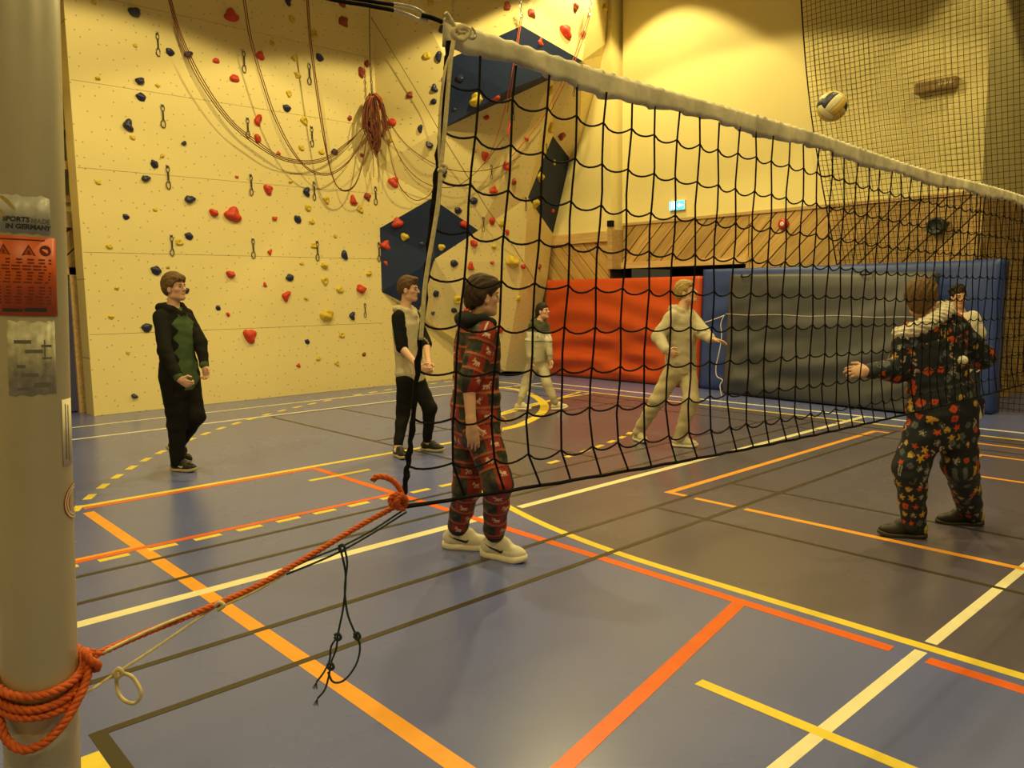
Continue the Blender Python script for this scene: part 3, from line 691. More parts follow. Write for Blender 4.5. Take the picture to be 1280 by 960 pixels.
# ================================================================ mats
def vinyl(name, c): return mat(name, c, 0.42, spec=0.4, noise=(2.5, 0.06), bump=(220, 0.12, 0.001))
M_MATRED = vinyl('red_mat_vinyl', (0.50, 0.065, 0.012)); M_MATGREY = vinyl('grey_mat_vinyl', (0.062, 0.063, 0.075)); M_MATBLUE = vinyl('blue_mat_vinyl', (0.028, 0.055, 0.23)); M_MATTOP = vinyl('faded_blue_vinyl', (0.13, 0.15, 0.30))
def slab(name, y0, y1, h, th, xb, tilt, m, amp, seed, label, cat, grp=None, fold=None, ny=60, nz=32):
    """upright padded mat; front face at x = xb at the floor, leaning back by tilt"""
    R = random.Random(seed); t = empty(name, (11.5, (y0 + y1) / 2, 0), label, cat, grp)
    xf = xb if callable(xb) else (lambda a: xb); tf = tilt if callable(tilt) else (lambda a: tilt); xm = xf(0.5)
    t.location.x = xm + 0.2
    def pos(a, b, d):                           # a along y 0..1, b height 0..1, d depth
        z = b * h; q = tf(a); c, s = math.cos(q), math.sin(q)
        return Vector((xf(a) + z * s + d * c, y0 + (y1 - y0) * a, max(0.0, z * c - d * s + th * s * (1 - b))))
    V = []; F = []
    for j in range(nz + 1):
        for i in range(ny + 1):
            a, b = i / ny, j / nz
            e = min(1, min(a, 1 - a) * 14) * min(1, min(b, 1 - b) * 9)
            d = -0.05 * math.sqrt(max(e, 0)) + 0.05 + (fold(a, b) if fold else 0) * amp * e
            V.append(pos(a, b, d))
    n = len(V)
    for j in range(nz + 1):
        for i in range(ny + 1): V.append(pos(i / ny, j / nz, th))
    W = ny + 1
    for j in range(nz):
        for i in range(ny):
            k = j * W + i
            F.append((k, k + W, k + W + 1, k + 1)); F.append((n + k, n + k + 1, n + k + W + 1, n + k + W))
    for i in range(ny): F.append((i, i + 1, n + i + 1, n + i)); q = nz * W + i; F.append((q, n + q, n + q + 1, q + 1))
    for j in range(nz): k = j * W; F.append((k, n + k, n + k + W, k + W)); k = j * W + ny; F.append((k, k + W, n + k + W, n + k))
    o = me_obj('padded_body', V, F, m, None, True); child(o, t)
    return t, pos
def red_fold(a, b):
    # diagonal drapes from the upper corners, strongest in the lower half
    return (math.sin(9 * (b + 0.55 * (1 - a)) + 3.0 * math.sin(2.2 * a)) * 0.6 * (1 - b) + 0.5 * math.sin(22 * (b * 1.2 + 0.35 * (a - 0.6) ** 2 * 3) + 2 * math.sin(5 * a)) * (1 - b * 0.7) + 0.3 * math.sin(34 * b + 6 * a) * (b < 0.5))
rt, _ = slab('crash_mat', 7.90, 11.66, 1.96, 0.32, 11.56, 0.045, M_MATRED, 0.085, 1, 'red crash mat standing upright against the wood-clad wall', 'crash mat', 'upright crash mats', red_fold)
def grey_fold(a, b):
    return math.sin(5 * b + 4 * a + 1.0) * 0.7 * (1 - b) + 0.55 * math.sin(21 * b + 5 * math.sin(3 * a)) * (1.05 - b) + 0.45 * math.sin(38 * (b - 0.5 * (1 - a) ** 2) + 2 * math.sin(7 * a)) * (0.25 + 0.75 * a ** 2) * (1.1 - b)
bt, bpos = slab('crash_mat', 3.34, 7.88, 2.07, 0.36, lambda a: 11.72 - 0.10 * a, 0.04, M_MATBLUE, 0.05, 3, 'long blue crash mat standing behind the grey one, its ends showing', 'crash mat', 'upright crash mats', lambda a, b: math.sin(14 * b + 9 * a) * 0.35 * (b > 0.4) + 0.3 * math.sin(30 * b + 11 * a) * (a > 0.8), 70, 32)
gt, gpos = slab('crash_mat', 4.0, 7.18, 1.97, 0.22, lambda a: 10.98 + 0.29 * a, lambda a: 0.20 - 0.12 * a, M_MATGREY, 0.075, 2, 'grey crash mat leaning against the blue one beside the red mat', 'crash mat', 'upright crash mats', grey_fold, 70, 40)
mb = MB(); mb.tube([gpos(a / 60, 0.665 + 0.004 * math.sin(a / 3), grey_fold(a / 60, 0.665) * 0.075 * min(1, min(a / 60, 1 - a / 60) * 14) - 0.004) for a in range(61)], 0.006, 5); child(mb.build('seam_cord', mat('pale_piping', (0.45, 0.43, 0.38), 0.7)), gt)
for a in (0.29, 0.9):
    mb = MB(); mb.tube(catmull([gpos(a - 0.025, 0.995, 0.02), gpos(a - 0.018, 0.975, -0.03), gpos(a + 0.018, 0.975, -0.03), gpos(a + 0.025, 0.995, 0.02)], 5), 0.012, 6); child(mb.build('carry_handle', M_BLACK), gt)
# cord dangling in front of the blue mat strip
mb = MB()
mb.tube(catmull([at_x(881, 403, 11.1), at_x(893, 399, 11.1), at_x(906, 394, 11.15)], 4), 0.007, 5)
mb.tube(catmull([at_x(q[0], q[1], 11.05) for q in ((905, 394), (901, 405), (902, 420), (899, 440), (895, 458), (896, 470), (903, 475), (900, 482), (902, 495))], 5), 0.007, 5)
tag(mb.build('dangling_cord', mat('pale_cord', (0.75, 0.70, 0.55), 0.8)), 'pale thin cord dangling down the blue strip of the leaning mat', 'cord')

# ================================================================ fixtures on the right wall
ex = at_x(848, 257, WX)
t = empty('exit_sign', ex, 'glowing green emergency exit sign on the white wall', 'exit sign')
mb = MB(); mb.box((WX - 0.05, ex.y - 0.17, ex.z - 0.085), (WX, ex.y + 0.17, ex.z + 0.085)); child(mb.build('housing', mat('sign_housing', (0.8, 0.8, 0.8), 0.4)), t)
mb = MB(); mb.box((WX - 0.056, ex.y - 0.16, ex.z - 0.075), (WX - 0.05, ex.y + 0.16, ex.z + 0.075)); child(mb.build('face', mat('sign_green', (0.0, 0.3, 0.2), 0.3, emit=(0.02, 0.55, 0.80), emit_s=7.0)), t)
M_SW = mat('sign_white', (0.9, 0.9, 0.9), 0.3, emit=(0.55, 0.95, 1.0), emit_s=14.0)
mb = MB(); x = WX - 0.058
def rect(y0, z0, y1, z1): mb.box((x, ex.y + min(y0, y1), ex.z + z0), (x + 0.002, ex.y + max(y0, y1), ex.z + z1))
rect(0.13, -0.06, 0.115, 0.06); rect(0.115, 0.05, 0.05, 0.06); rect(0.05, -0.06, 0.04, 0.06)      # doorway
rect(-0.13, -0.012, -0.05, 0.012)                                                                       # arrow
mb.prism([(x, ex.y - 0.05 + 0.04, ex.z), (x, ex.y - 0.06, ex.z + 0.04), (x, ex.y - 0.06, ex.z - 0.04)], (0.002, 0, 0))
mb.tube([(x, ex.y + 0.08, ex.z + 0.015), (x, ex.y + 0.075, ex.z - 0.01), (x, ex.y + 0.095, ex.z - 0.05)], 0.008, 5); mb.tube([(x, ex.y + 0.075, ex.z - 0.01), (x, ex.y + 0.06, ex.z - 0.05)], 0.008, 5); mb.lathe([(0.012, 0), (0.012, 0.003)], (x, ex.y + 0.08, ex.z + 0.035), (-1, 0, 0), 10)
child(mb.build('pictogram', M_SW), t)
be = at_x(980, 280, WX)
t = empty('alarm_bell', be, 'small round red alarm bell on the diagonal boards', 'alarm bell')
mb = MB(); mb.lathe([(0.088, 0), (0.09, 0.04), (0.075, 0.06), (0.04, 0.068)], (WX, be.y, be.z), (-1, 0, 0), 24); child(mb.build('gong', mat('alarm_red', (0.45, 0.03, 0.015), 0.35), smooth=True), t)
mb = MB(); mb.lathe([(0.036, 0.068), (0.036, 0.072), (0.02, 0.076)], (WX, be.y, be.z), (-1, 0, 0), 16); child(mb.build('centre_label', mat('label_white', (0.8, 0.78, 0.7), 0.5)), t)
mb = MB(); mb.box((WX - 0.076 - 0.002, be.y - 0.004, be.z - 0.015), (WX - 0.076, be.y + 0.004, be.z + 0.02)); child(mb.build('label_print', mat('print_red', (0.5, 0.03, 0.02), 0.5)), t)
sp = at_x(1173, 283, WX)
t = empty('loudspeaker', sp, 'round black loudspeaker on the wood boards behind the netting', 'loudspeaker')
mb = MB(); mb.lathe([(0.11, 0), (0.125, 0.05), (0.125, 0.12), (0.10, 0.14), (0.09, 0.12)], (WX, sp.y, sp.z), (-1, 0, 0), 24); child(mb.build('housing', mat('speaker_black', (0.02, 0.025, 0.03), 0.4), smooth=True), t)
mb = MB(); mb.box((WX - 0.10, sp.y - 0.15, sp.z + 0.03), (WX, sp.y - 0.12, sp.z + 0.06)); mb.box((WX - 0.10, sp.y + 0.12, sp.z + 0.03), (WX, sp.y + 0.15, sp.z + 0.06)); child(mb.build('bracket', M_DKSTEEL), t)
b0, b1 = at_x(1147, 113, WX), at_x(1199, 103, WX)
t = empty('wall_box', (WX, (b0.y + b1.y) / 2, b0.z), 'long narrow wooden box mounted high on the white wall behind the netting', 'wall box')
zc = (b0.z + b1.z) / 2
mb = MB(); mb.box((WX - 0.12, b1.y, zc - 0.075), (WX, b0.y, zc + 0.075)); o = mb.build('case', mat('brown_case', (0.30, 0.19, 0.06), 0.5)); md = o.modifiers.new('b', 'BEVEL'); md.width = 0.008; child(o, t)
mb = MB()
for k in (0.06, 0.13, 0.20): mb.lathe([(0.03, 0), (0.03, 0.012), (0.015, 0.015)], (WX - 0.12, b1.y + k, zc + 0.005), (-1, 0, 0), 12)
child(mb.build('dial', mat('dial_pale', (0.55, 0.45, 0.22), 0.5)), t)

# ================================================================ ball-stop netting
dn = empty('ball_stop_net', (12.2, 4.5, 0), 'fine black ball-stop netting hanging in front of the right-hand walls', 'netting')
CELL = 0.078
def lefty(z): return 5.78 + 0.19 * max(0, z - 2.1) ** 0.9 * 1.0 - 0.05 * math.sin(z)
mb = MB(); z = 0.04
while z < 8.2:
    y0 = lefty(z); n = 12
    mb.tube([(12.22 + 0.02 * math.sin(7 * (y0 + (1.8 - y0) * k / n)), y0 + (1.8 - y0) * k / n, z + 0.006 * math.sin(3 * k + z * 9)) for k in range(n + 1)], 0.0042, 3, False); z += CELL
k = 0
while True:
    f = k * CELL / 4.7
    if f > 1: break
    mb.tube([(12.22 + 0.02 * math.sin(7 * (lefty(q * 0.41) + (1.8 - lefty(q * 0.41)) * f)), lefty(q * 0.41) + (1.8 - lefty(q * 0.41)) * f, q * 0.41) for q in range(21)], 0.0042, 3, False); k += 1
o = mb.build('mesh_strands', M_BLACK); o['kind'] = 'stuff'; child(o, dn)
mb = MB(); mb.tube([(12.22, lefty(q * 0.41), q * 0.41) for q in range(21)], 0.011, 5); child(mb.build('edge_cord', M_BLACK), dn)

# ================================================================ volleyball
bc = at_d(1040, 133, 5.9)
ball = empty('volleyball', bc, 'yellow and dark blue volleyball flying above the net', 'ball')
MY = mat('ball_yellow', (0.72, 0.50, 0.10), 0.5, bump=(90, 0.2, 0.001)); MBL = mat('ball_blue', (0.03, 0.035, 0.07), 0.45, bump=(90, 0.2, 0.001)); MCR = mat('ball_cream', (0.80, 0.72, 0.42), 0.5, bump=(90, 0.2, 0.001))
Rm = Matrix.Rotation(0.6, 3, 'X') @ Matrix.Rotation(0.5, 3, 'Y') @ Matrix.Rotation(2.0, 3, 'Z')
for fidx in range(6):
    ax = fidx // 2; sg = 1 if fidx % 2 else -1
    for s in range(3):
        V = []; F = []; n = 10; mN = 6
        for i in range(n + 1):
            for j in range(mN + 1):
                a = -1 + 2 * i / n; b = -1 + 2 * (s + j / mN) / 3
                a *= 0.988; bl, bh = -1 + 2 * s / 3 + 0.014, -1 + 2 * (s + 1) / 3 - 0.014; b = min(max(b, bl), bh)
                tw = 0.28 * math.sin(a * math.pi / 2) if True else 0
                p = [0, 0, 0]; p[ax] = sg; p[(ax + 1) % 3] = math.tan(a * math.pi / 4); p[(ax + 2) % 3] = math.tan(b * math.pi / 4)
                v = Vector(p).normalized(); e = min(1, min(i, n - i) / 1.0, min(j, mN - j) / 1.0)
                V.append(Rm @ (v * (0.1035 + 0.0025 * min(1, e))))
        for i in range(n):
            for j in range(mN): k = i * (mN + 1) + j; F.append((k, k + 1, k + mN + 2, k + mN + 1))
        o = me_obj('ball_panel', [v + bc for v in V], F, (MY, MBL, MCR, MY, MBL, MY)[(fidx + s * 2) % 6] if s != 1 else (MY, MCR)[fidx % 2], None, True)
        child(o, ball)
mb = MB(); bm = bmesh.new(); bmesh.ops.create_uvsphere(bm, u_segments=20, v_segments=12, radius=0.1033)
V = [v.co + bc for v in bm.verts]; F = [tuple(v.index for v in f.verts) for f in bm.faces]; bm.free()
child(me_obj('bladder', V, F, MBL, None, True), ball)

# ================================================================ volleyball net
NY = 1.315
net = empty('volleyball_net', (1.0, NY, 1.2), 'black volleyball net with a worn white top tape crossing the view', 'net')
XN0, XN1 = 1.05, 9.75
def ztop(x): return 2.25 - 0.075 * math.sin(min(1, (x - XN0) / 6.5) * math.pi * 0.62) + 0.006 * math.sin(x * 3.1) if x < 8 else 2.18 + 0.02 * (x - 8)
def zbot(x): return 1.275 - 0.14 * (1 - math.exp(-(x - 0.9) / 1.6))
def shift(x): return -0.14 * math.exp(-(x - 1.05) / 0.8)
# tape
M_TAPE = mat('net_tape', (0.72, 0.66, 0.47), 0.9, spec=0.1, noise=(11, 0.28), bump=(70, 0.4, 0.003))
V = []; F = []; n = 900; rows = 9
for i in range(n + 1):
    x = 1.035 + (XN1 - 1.035) * (i / n)
    zt = ztop(x); fl = 0.052 + 0.006 * math.sin(x * 9) + 0.005 * abs(math.sin(x * 17 + 1)) + 0.002 * math.sin(x * 71)
    for j in range(rows):
        q = j / (rows - 1)                         # wraps over the top cable: front, top, back
        w = 1 - abs(2 * q - 1)
        side = -1 if q < 0.5 else 1
        amp = (1 - w)
        yy = NY + side * (0.005 * min(1, 3 * (1 - w)) if w < 0.98 else 0) + amp * (0.007 * math.sin(x * 23 + 2 * math.sin(x * 7)) + 0.005 * math.sin(x * 61 + 2)) + 0.0025 * min(1, 4 * (1 - w)) * math.sin(x * 140 + 3 * math.sin(x * 9))
        zz = zt + 0.004 - (1 - w) ** 1.2 * fl + (0.002 * math.sin(x * 130) if w > 0.9 else 0)
        V.append((x, yy, zz))
for i in range(n):
    for j in range(rows - 1): k = i * rows + j; F.append((k, k + rows, k + rows + 1, k + 1))
o = me_obj('top_tape', V, F, M_TAPE, None, True); md = o.modifiers.new('s', 'SOLIDIFY'); md.thickness = 0.0025; child(o, net)
ROWS = [0.115 + 0.098 * i for i in range(9)]
def npt(xc, dz):                                    # point of column xc, dz below the top
    H_ = ztop(xc) - zbot(xc); q = min(1.0, dz / H_)
    x = xc + shift(xc) * q
    if q > 0.88: x += 0.055 * ((q - 0.88) / 0.12) ** 1.3
    return Vector((x, NY + 0.004 * math.sin(xc * 40 + dz * 20), ztop(xc) - q * H_))
cols = [XN0 + 0.085 + 0.1 * k for k in range(86)]
Rn = random.Random(5)
for k, xc in enumerate(cols):
    H_ = ztop(xc) - zbot(xc)
    mb = MB(); seg = 12 if k < 40 else 6
    mb.tube([npt(xc, 0.045 + (H_ - 0.045) * i / seg + 0.0) for i in range(seg + 1)], 0.0027, 5 if k < 30 else 4)
    child(mb.build('vertical_strand', M_BLACK), net)
for i, dz in enumerate(ROWS):
    pts = []; xs_ = [None] + cols
    xe = 1.035
    prev = Vector((1.05 + (-0.15) * dz / 0.98, NY, ztop(1.05) - dz))
    for k, xc in enumerate(cols):
        H_ = ztop(xc) - zbot(xc); q = npt(xc, dz * H_ / 0.98)
        sag = Rn.uniform(0.012, 0.019)
        m_ = 6 if k < 40 else 3
        for s in range(m_):
            t_ = s / m_; skew = t_ ** 0.8
            pts.append(prev.lerp(q, t_) - Vector((0, 0, sag * 4 * skew * (1 - skew) * (1.0 if k else 0.7))))
        prev = q
    pts.append(prev); mb = MB(); mb.tube(pts, 0.0025, 5); child(mb.build('horizontal_strand', M_BLACK), net)
mb = MB(); mb.tube([npt(x, 5) + Vector((0.0, 0, 0)) for x in [0.99 + 0.05 * i for i in range(175)]], 0.0048, 6); child(mb.build('bottom_cord', M_BLACK), net)
edge_px = [(561, 52), (557, 95), (552, 150), (545, 225), (537, 300), (530, 380), (522, 460), (514, 545), (507, 600), (503, 634)]
epts = catmull([at_y(u, v, NY) for u, v in edge_px], 10)
mb = MB(); mb.tube([p + Vector((0.0015 * math.sin(i * 2.1), 0.0015 * math.cos(i * 1.7), 0)) for i, p in enumerate(epts)], [0.0062 + 0.0012 * math.sin(i * 1.3) for i in range(len(epts))], 7); child(mb.build('side_cord', M_BLACK, smooth=True), net)
mb = MB(); mb.tube([at_y(503, 634, NY), npt(1.05, 5) + Vector((0.0, 0, 0))], 0.0048, 6); child(mb.build('bottom_cord', M_BLACK), net)
mb = MB(); mb.tube([at_y(572, 45, NY - 0.01), at_y(566, 44, NY - .01)], 0.012, 8)
mb.tube(ring(0, 0, 0.011, 0.011, 0), 0.003, 6, False)
e0 = at_y(589, 42, NY - 0.025); mb2 = MB(); mb2.tube([(e0.x + 0.011 * math.cos(q * .6283), e0.y, e0.z + 0.011 * math.sin(q * .6283)) for q in range(11)], 0.0028, 6, False); child(mb2.build('eyelet', M_STEEL), net)

# cream tie rope along the near edge of the net
M_CREAM = mat('cream_rope', (0.70, 0.60, 0.33), 0.8, noise=(80, 0.2), bump=(300, 0.4, 0.001))
cr = empty('tie_rope', at_y(560, 40, NY - 0.02), 'cream rope knotted at the top net corner and hanging along its edge', 'rope')
def px_tube(pts, r, y, n=6): 
    mb = MB(); mb.tube(catmull([at_y(u, v, y) for u, v in pts], n), r, 7); return mb
child(px_tube([(588, 42), (578, 40), (570, 44), (565, 62), (561, 100), (557, 150), (552, 200), (548, 250), (542, 290), (536, 325), (531, 360), (528, 400), (526, 425)], 0.0046, NY - 0.022).build('long_end', M_CREAM, smooth=True), cr)
child(px_tube([(566, 62), (556, 90), (550, 140), (549, 190), (551, 225), (547, 270)], 0.0032, NY - 0.017).build('second_strand', M_CREAM, smooth=True), cr)
child(px_tube([(575, 42), (568, 33), (561, 21), (557, 16)], 0.0045, NY - 0.025).build('short_end', M_CREAM, smooth=True), cr)
mb = px_tube([(569, 36), (580, 34), (585, 42), (577, 50), (568, 46), (566, 38), (576, 33), (588, 38)], 0.0058, NY - 0.024); child(mb.build('knot', M_CREAM, smooth=True), cr)
child(px_tube([(556, 24), (566, 30), (577, 37)], 0.004, NY - 0.02).build('loop_end', M_CREAM, smooth=True), cr)
mb = px_tube([(550, 206), (556, 208), (553, 214), (549, 211)], 0.006, NY - 0.022); child(mb.build('small_knot', M_CREAM, smooth=True), cr)

# ================================================================ post at the near left
PB = at_d(54, 960, 1.15); PT = at_d(22, 0, 1.15)
pax = (PT - PB).normalized(); PR = 0.0515
def on_axis(z): return PB + pax * ((z - PB.z) / pax.z)
post0, post1 = on_axis(0.0), on_axis(2.42)
post = empty('net_post', post0, 'thick grey metal net post with warning stickers at the left edge', 'post')
M_POST = mat('grey_post', (0.50, 0.46, 0.34), 0.42, metal=0.25, noise=(5, 0.06), bump=(25, 0.06, 0.002))
mb = MB(); L_ = (post1 - post0).length
mb.lathe([(PR, 0), (PR, L_ * 0.25), (PR, L_ * 0.5), (PR, L_ * 0.75), (PR, L_ - 0.004), (PR - 0.004, L_)], post0, pax, 64); child(mb.build('tube', M_POST, smooth=True), post)
mb = MB(); mb.lathe([(0.085, -0.01), (0.085, 0.012), (PR + 0.004, 0.016)], post0, pax, 40); child(mb.build('floor_sleeve', M_DKSTEEL, smooth=True), post)
mb = MB(); mb.lathe([(PR + 0.003, 0), (PR + 0.003, 0.02), (0.02, 0.03)], post1, pax, 40); child(mb.build('cap', M_DKSTEEL, smooth=True), post)
to_cam = (O - on_axis(1.7)); to_cam = (to_cam - pax * to_cam.dot(pax)).normalized()
side_v = pax.cross(to_cam).normalized()              # towards image right
if side_v.dot(RIGHT) < 0: side_v = -side_v
def ps(th, z, r=PR): return on_axis(z) + (to_cam * math.cos(th) + side_v * math.sin(th)) * r
def zpx(v): return at_d(54 - 32 * (960 - v) / 960, v, 1.15 - 0.045).z
def patch(name, th0, th1, v0, v1, m, r=PR + 0.0006, n=14, ragged=0, seed=0):
    z0, z1 = zpx(v1), zpx(v0); V = []; F = []; R = random.Random(seed)
    for i in range(n + 1):
        th = th0 + (th1 - th0) * i / n
        a, b = z0 + ragged * R.uniform(0, 1) * 0.004, z1 - ragged * R.uniform(0, 1) * 0.004
        V += [ps(th, a, r), ps(th, b, r)]
    for i in range(n): F.append((2 * i, 2 * i + 2, 2 * i + 3, 2 * i + 1))
    o = me_obj(name, V, F, m, None, True); md = o.modifiers.new('s', 'SOLIDIFY'); md.thickness = 0.0004; md.offset = 1
    child(o, post); return o
M_ST_OR = mat('sticker_orange', (0.62, 0.105, 0.018), 0.45, noise=(40, 0.12)); M_ST_WH = mat('sticker_clear', (0.47, 0.455, 0.40), 0.4, noise=(60, 0.12)); M_INK = mat('sticker_ink', (0.03, 0.03, 0.035), 0.5); M_INK2 = mat('sticker_grey_ink', (0.16, 0.155, 0.14), 0.5); M_INKR = mat('sticker_brown_ink', (0.20, 0.03, 0.012), 0.5)
M_ST_YE = mat('sticker_worn', (0.50, 0.47, 0.32), 0.5, noise=(70, 0.3)); M_ST_PAPER = mat('sticker_paper', (0.75, 0.68, 0.50), 0.6)
o = patch('maker_sticker', -0.95, 0.62, 241, 292, M_ST_WH, ragged=1); o['label'] = 'worn clear maker sticker'
o = patch('warning_sticker', -1.0, 0.76, 294, 394, M_ST_OR); o['label'] = 'orange red warning sticker'
o = patch('worn_sticker', -0.52, 0.66, 399, 494, M_ST_YE, ragged=1, seed=4); o['label'] = 'half scraped yellowish sticker'
o = patch('narrow_sticker', 0.82, 1.30, 502, 588, M_ST_PAPER); o['label'] = 'narrow upright paper sticker'
_dep = None
def text_on_post(txt, th_c, v, size, m, bold=0.0, shear=0.0, name='lettering'):
    cu = bpy.data.curves.new('t', 'FONT'); cu.body = txt; cu.size = size; cu.align_x = 'LEFT'; cu.offset = bold; cu.shear = shear; cu.resolution_u = 3
    ob = bpy.data.objects.new('t', cu); COL.objects.link(ob)
    dg = bpy.context.evaluated_depsgraph_get(); me = bpy.data.meshes.new_from_object(ob.evaluated_get(dg))
    bpy.data.objects.remove(ob)
    z0 = zpx(v); V = [ps(th_c + p.co.x / PR, z0 + p.co.y, PR + 0.0013) for p in me.vertices]; F = [tuple(f.vertices) for f in me.polygons]
    bpy.data.meshes.remove(me)
    child(me_obj(name, V, F, m), post)
text_on_post('SPORTS', -0.52, 276, 0.0092, M_INK, 0.0004, 0.1); text_on_post('MADE', 0.12, 277, 0.0092, M_INK2, 0.0003, 0.1); text_on_post('IN GERMANY', -0.46, 285, 0.0092, M_INK, 0.0004, 0.1)
def post_poly(name, pts, m, r=PR + 0.0013):
    me_ = me_obj(name, [ps(a, z, r) for a, z in pts], [tuple(range(len(pts)))], m); md = me_.modifiers.new('s', 'SOLIDIFY'); md.thickness = 0.0003; child(me_, post)
def bar(th0, th1, v0, v1, m, n=6):
    z0, z1 = zpx(v1), zpx(v0); V = []; F = []
    for i in range(n + 1): th = th0 + (th1 - th0) * i / n; V += [ps(th, z0, PR + 0.0013), ps(th, z1, PR + 0.0013)]
    for i in range(n): F.append((2 * i, 2 * i + 2, 2 * i + 3, 2 * i + 1))
    return V, F
def bars(name, lst, m):
    mb = MB()
    for a in lst: mb.add(*bar(*a, m))
    child(mb.build(name, m), post)
# swoosh-like maker marks
mb = MB()
for (ta, va, tb, vb, w) in ((-0.6, 246, -0.2, 262, 3.2), (-0.62, 262, -0.45, 272, 3.0)):
    pts = [(ta + (tb - ta) * i / 8, va + (vb - va) * (i / 8) ** 1.7) for i in range(9)]
    V = []; F = []
    for i, (t_, v_) in enumerate(pts): w_ = w * math.sin(math.pi * (i + 0.4) / 9); V += [ps(t_, zpx(v_ - w_), PR + .0013), ps(t_, zpx(v_ + w_), PR + .0013)]
    for i in range(8): F.append((2 * i, 2 * i + 2, 2 * i + 3, 2 * i + 1))
    mb.add(V, F)
child(mb.build('maker_mark', mat('mark_gold', (0.50, 0.36, 0.10), 0.5)), post)
R_t = random.Random(2)
bars('warning_print', [(-0.95, 0.56 + R_t.uniform(-0.1, 0.06), 322 + 4.1 * i, 324 + 4.1 * i) for i in range(8)] + [(-0.95, 0.60 + R_t.uniform(-0.1, 0.05), 357 + 4.0 * i, 359 + 4.0 * i) for i in range(6)] + [(-0.6, 0.45, 297.5, 299)], M_INKR)
bars('sticker_footer', [(-0.6, -0.12, 385, 389), (-0.08, 0.45, 384, 388.5)], M_INK)
for tc_ in (-0.52, 0.06):
    za, zb = zpx(318), zpx(304); zc_ = (za + zb) / 2
    post_poly('warning_triangle', [(tc_ - 0.16, za), (tc_ + 0.16, za), (tc_, zb)], M_INKR)
    post_poly('warning_triangle', [(tc_ - 0.10, za + 0.002), (tc_ + 0.10, za + 0.002), (tc_, zb - 0.004)], M_ST_OR, PR + 0.0018)
    post_poly('warning_symbol', [(tc_ - 0.03, za + 0.003), (tc_ + 0.03, za + 0.003), (tc_ + 0.02, zb - 0.008), (tc_ - 0.02, zb - 0.008)], M_INKR, PR + 0.0023)
zc_ = zpx(311)
post_poly('warning_disc', [(0.46 + 0.15 * math.cos(q * 0.3927), zc_ + 0.0075 * math.sin(q * 0.3927)) for q in range(16)], M_INKR)
bars('worn_print', [(-0.35, 0.05, 424, 428), (-0.1, 0.32, 436, 440), (0.28, 0.55, 430, 433), (0.3, 0.55, 446, 448), (-0.3, -0.1, 455, 459), (-0.2, 0.2, 466, 470), (0.1, 0.5, 478, 484), (-0.3, 0.0, 484, 487), (0.35, 0.38, 424, 446)], M_INK2)
bars('narrow_print', [(0.93, 0.97, 508, 580), (1.05, 1.09, 510, 582)], M_INK2)
zc_ = zpx(637); R5 = 0.027
post_poly('round_sticker', [(1.32 + R5 / PR * math.cos(q * 0.2618), zc_ + R5 * math.sin(q * 0.2618)) for q in range(24)], mat('sticker_red', (0.50, 0.06, 0.02), 0.5), PR + 0.0008)
mb = MB()
for rr in (0.019, 0.0235):
    V = []; F = []
    for q in range(25): V += [ps(1.32 + rr / PR * math.cos(q * .2618), zc_ + rr * math.sin(q * .2618), PR + .0016), ps(1.32 + (rr + .0025) / PR * math.cos(q * .2618), zc_ + (rr + .0025) * math.sin(q * .2618), PR + .0016)]
    for q in range(24): F.append((2 * q, 2 * q + 2, 2 * q + 3, 2 * q + 1))
    mb.add(V, F)
child(mb.build('round_print', M_ST_PAPER), post)
# far post of the same net
fp = empty('net_post', (10.35, NY, 0), 'grey metal net post at the far end of the net', 'post')
mb = MB(); mb.lathe([(PR, 0), (PR, 2.42), (PR - .004, 2.424)], (10.35, NY, 0), (0, 0, 1), 32); child(mb.build('tube', M_POST, smooth=True), fp)
mb = MB(); mb.tube([(9.75, NY, ztop(9.7)), (10.30, NY, 2.25)], 0.005, 6); tag(mb.build('net_cable', M_BLACK), 'black cable from the net top to the far post', 'cable')
mb = MB(); mb.tube([(9.70, NY, zbot(9.7)), (10.30, NY, 1.1)], 0.005, 6); tag(mb.build('net_cable', M_BLACK), 'black cord from the net foot to the far post', 'cable')

# ---- top cable with clasp
cab = empty('tension_cable', at_d(500, 12, 1.52), 'black tension cable with a bright metal clasp at the top net corner', 'cable')
ph = ps(0.9, zpx(-105), PR + 0.004)
def dpt(u, v, d): return at_d(u, v, d)
child((lambda m_: (m_.tube(catmull([ph, dpt(250, -50, 1.30), dpt(400, -10, 1.44), dpt(460, 1, 1.495), dpt(492, 6, 1.52)], 6), 0.0035, 6), m_)[1])(MB()).build('upper_cord', M_BLACK, smooth=True), cab)
child((lambda m_: (m_.tube(catmull([ph + Vector((0, 0, -0.01)), dpt(250, -44, 1.30), dpt(400, -4, 1.44), dpt(460, 7, 1.495), dpt(492, 13, 1.52)], 6), 0.0035, 6), m_)[1])(MB()).build('lower_cord', M_BLACK, smooth=True), cab)
child((lambda m_: (m_.tube(catmull([dpt(491, 5, 1.52), dpt(505, 7, 1.53), dpt(518, 10, 1.54), dpt(526, 14, 1.55), dpt(531, 21, 1.555), dpt(533, 26, 1.555), dpt(524, 24, 1.55), dpt(510, 18, 1.535), dpt(491, 12, 1.52)], 6), [0.003 + 0.0006 * math.sin(i * 2.6) for i in range(49)], 7), m_)[1])(MB()).build('clasp', M_STEEL, smooth=True), cab)
child((lambda m_: (m_.tube(catmull([dpt(527, 19, 1.55), dpt(536, 21, 1.555), dpt(545, 24, 1.56), dpt(552, 27, 1.57)], 6), 0.0046, 7), m_)[1])(MB()).build('shackle_cord', M_BLACK, smooth=True), cab)

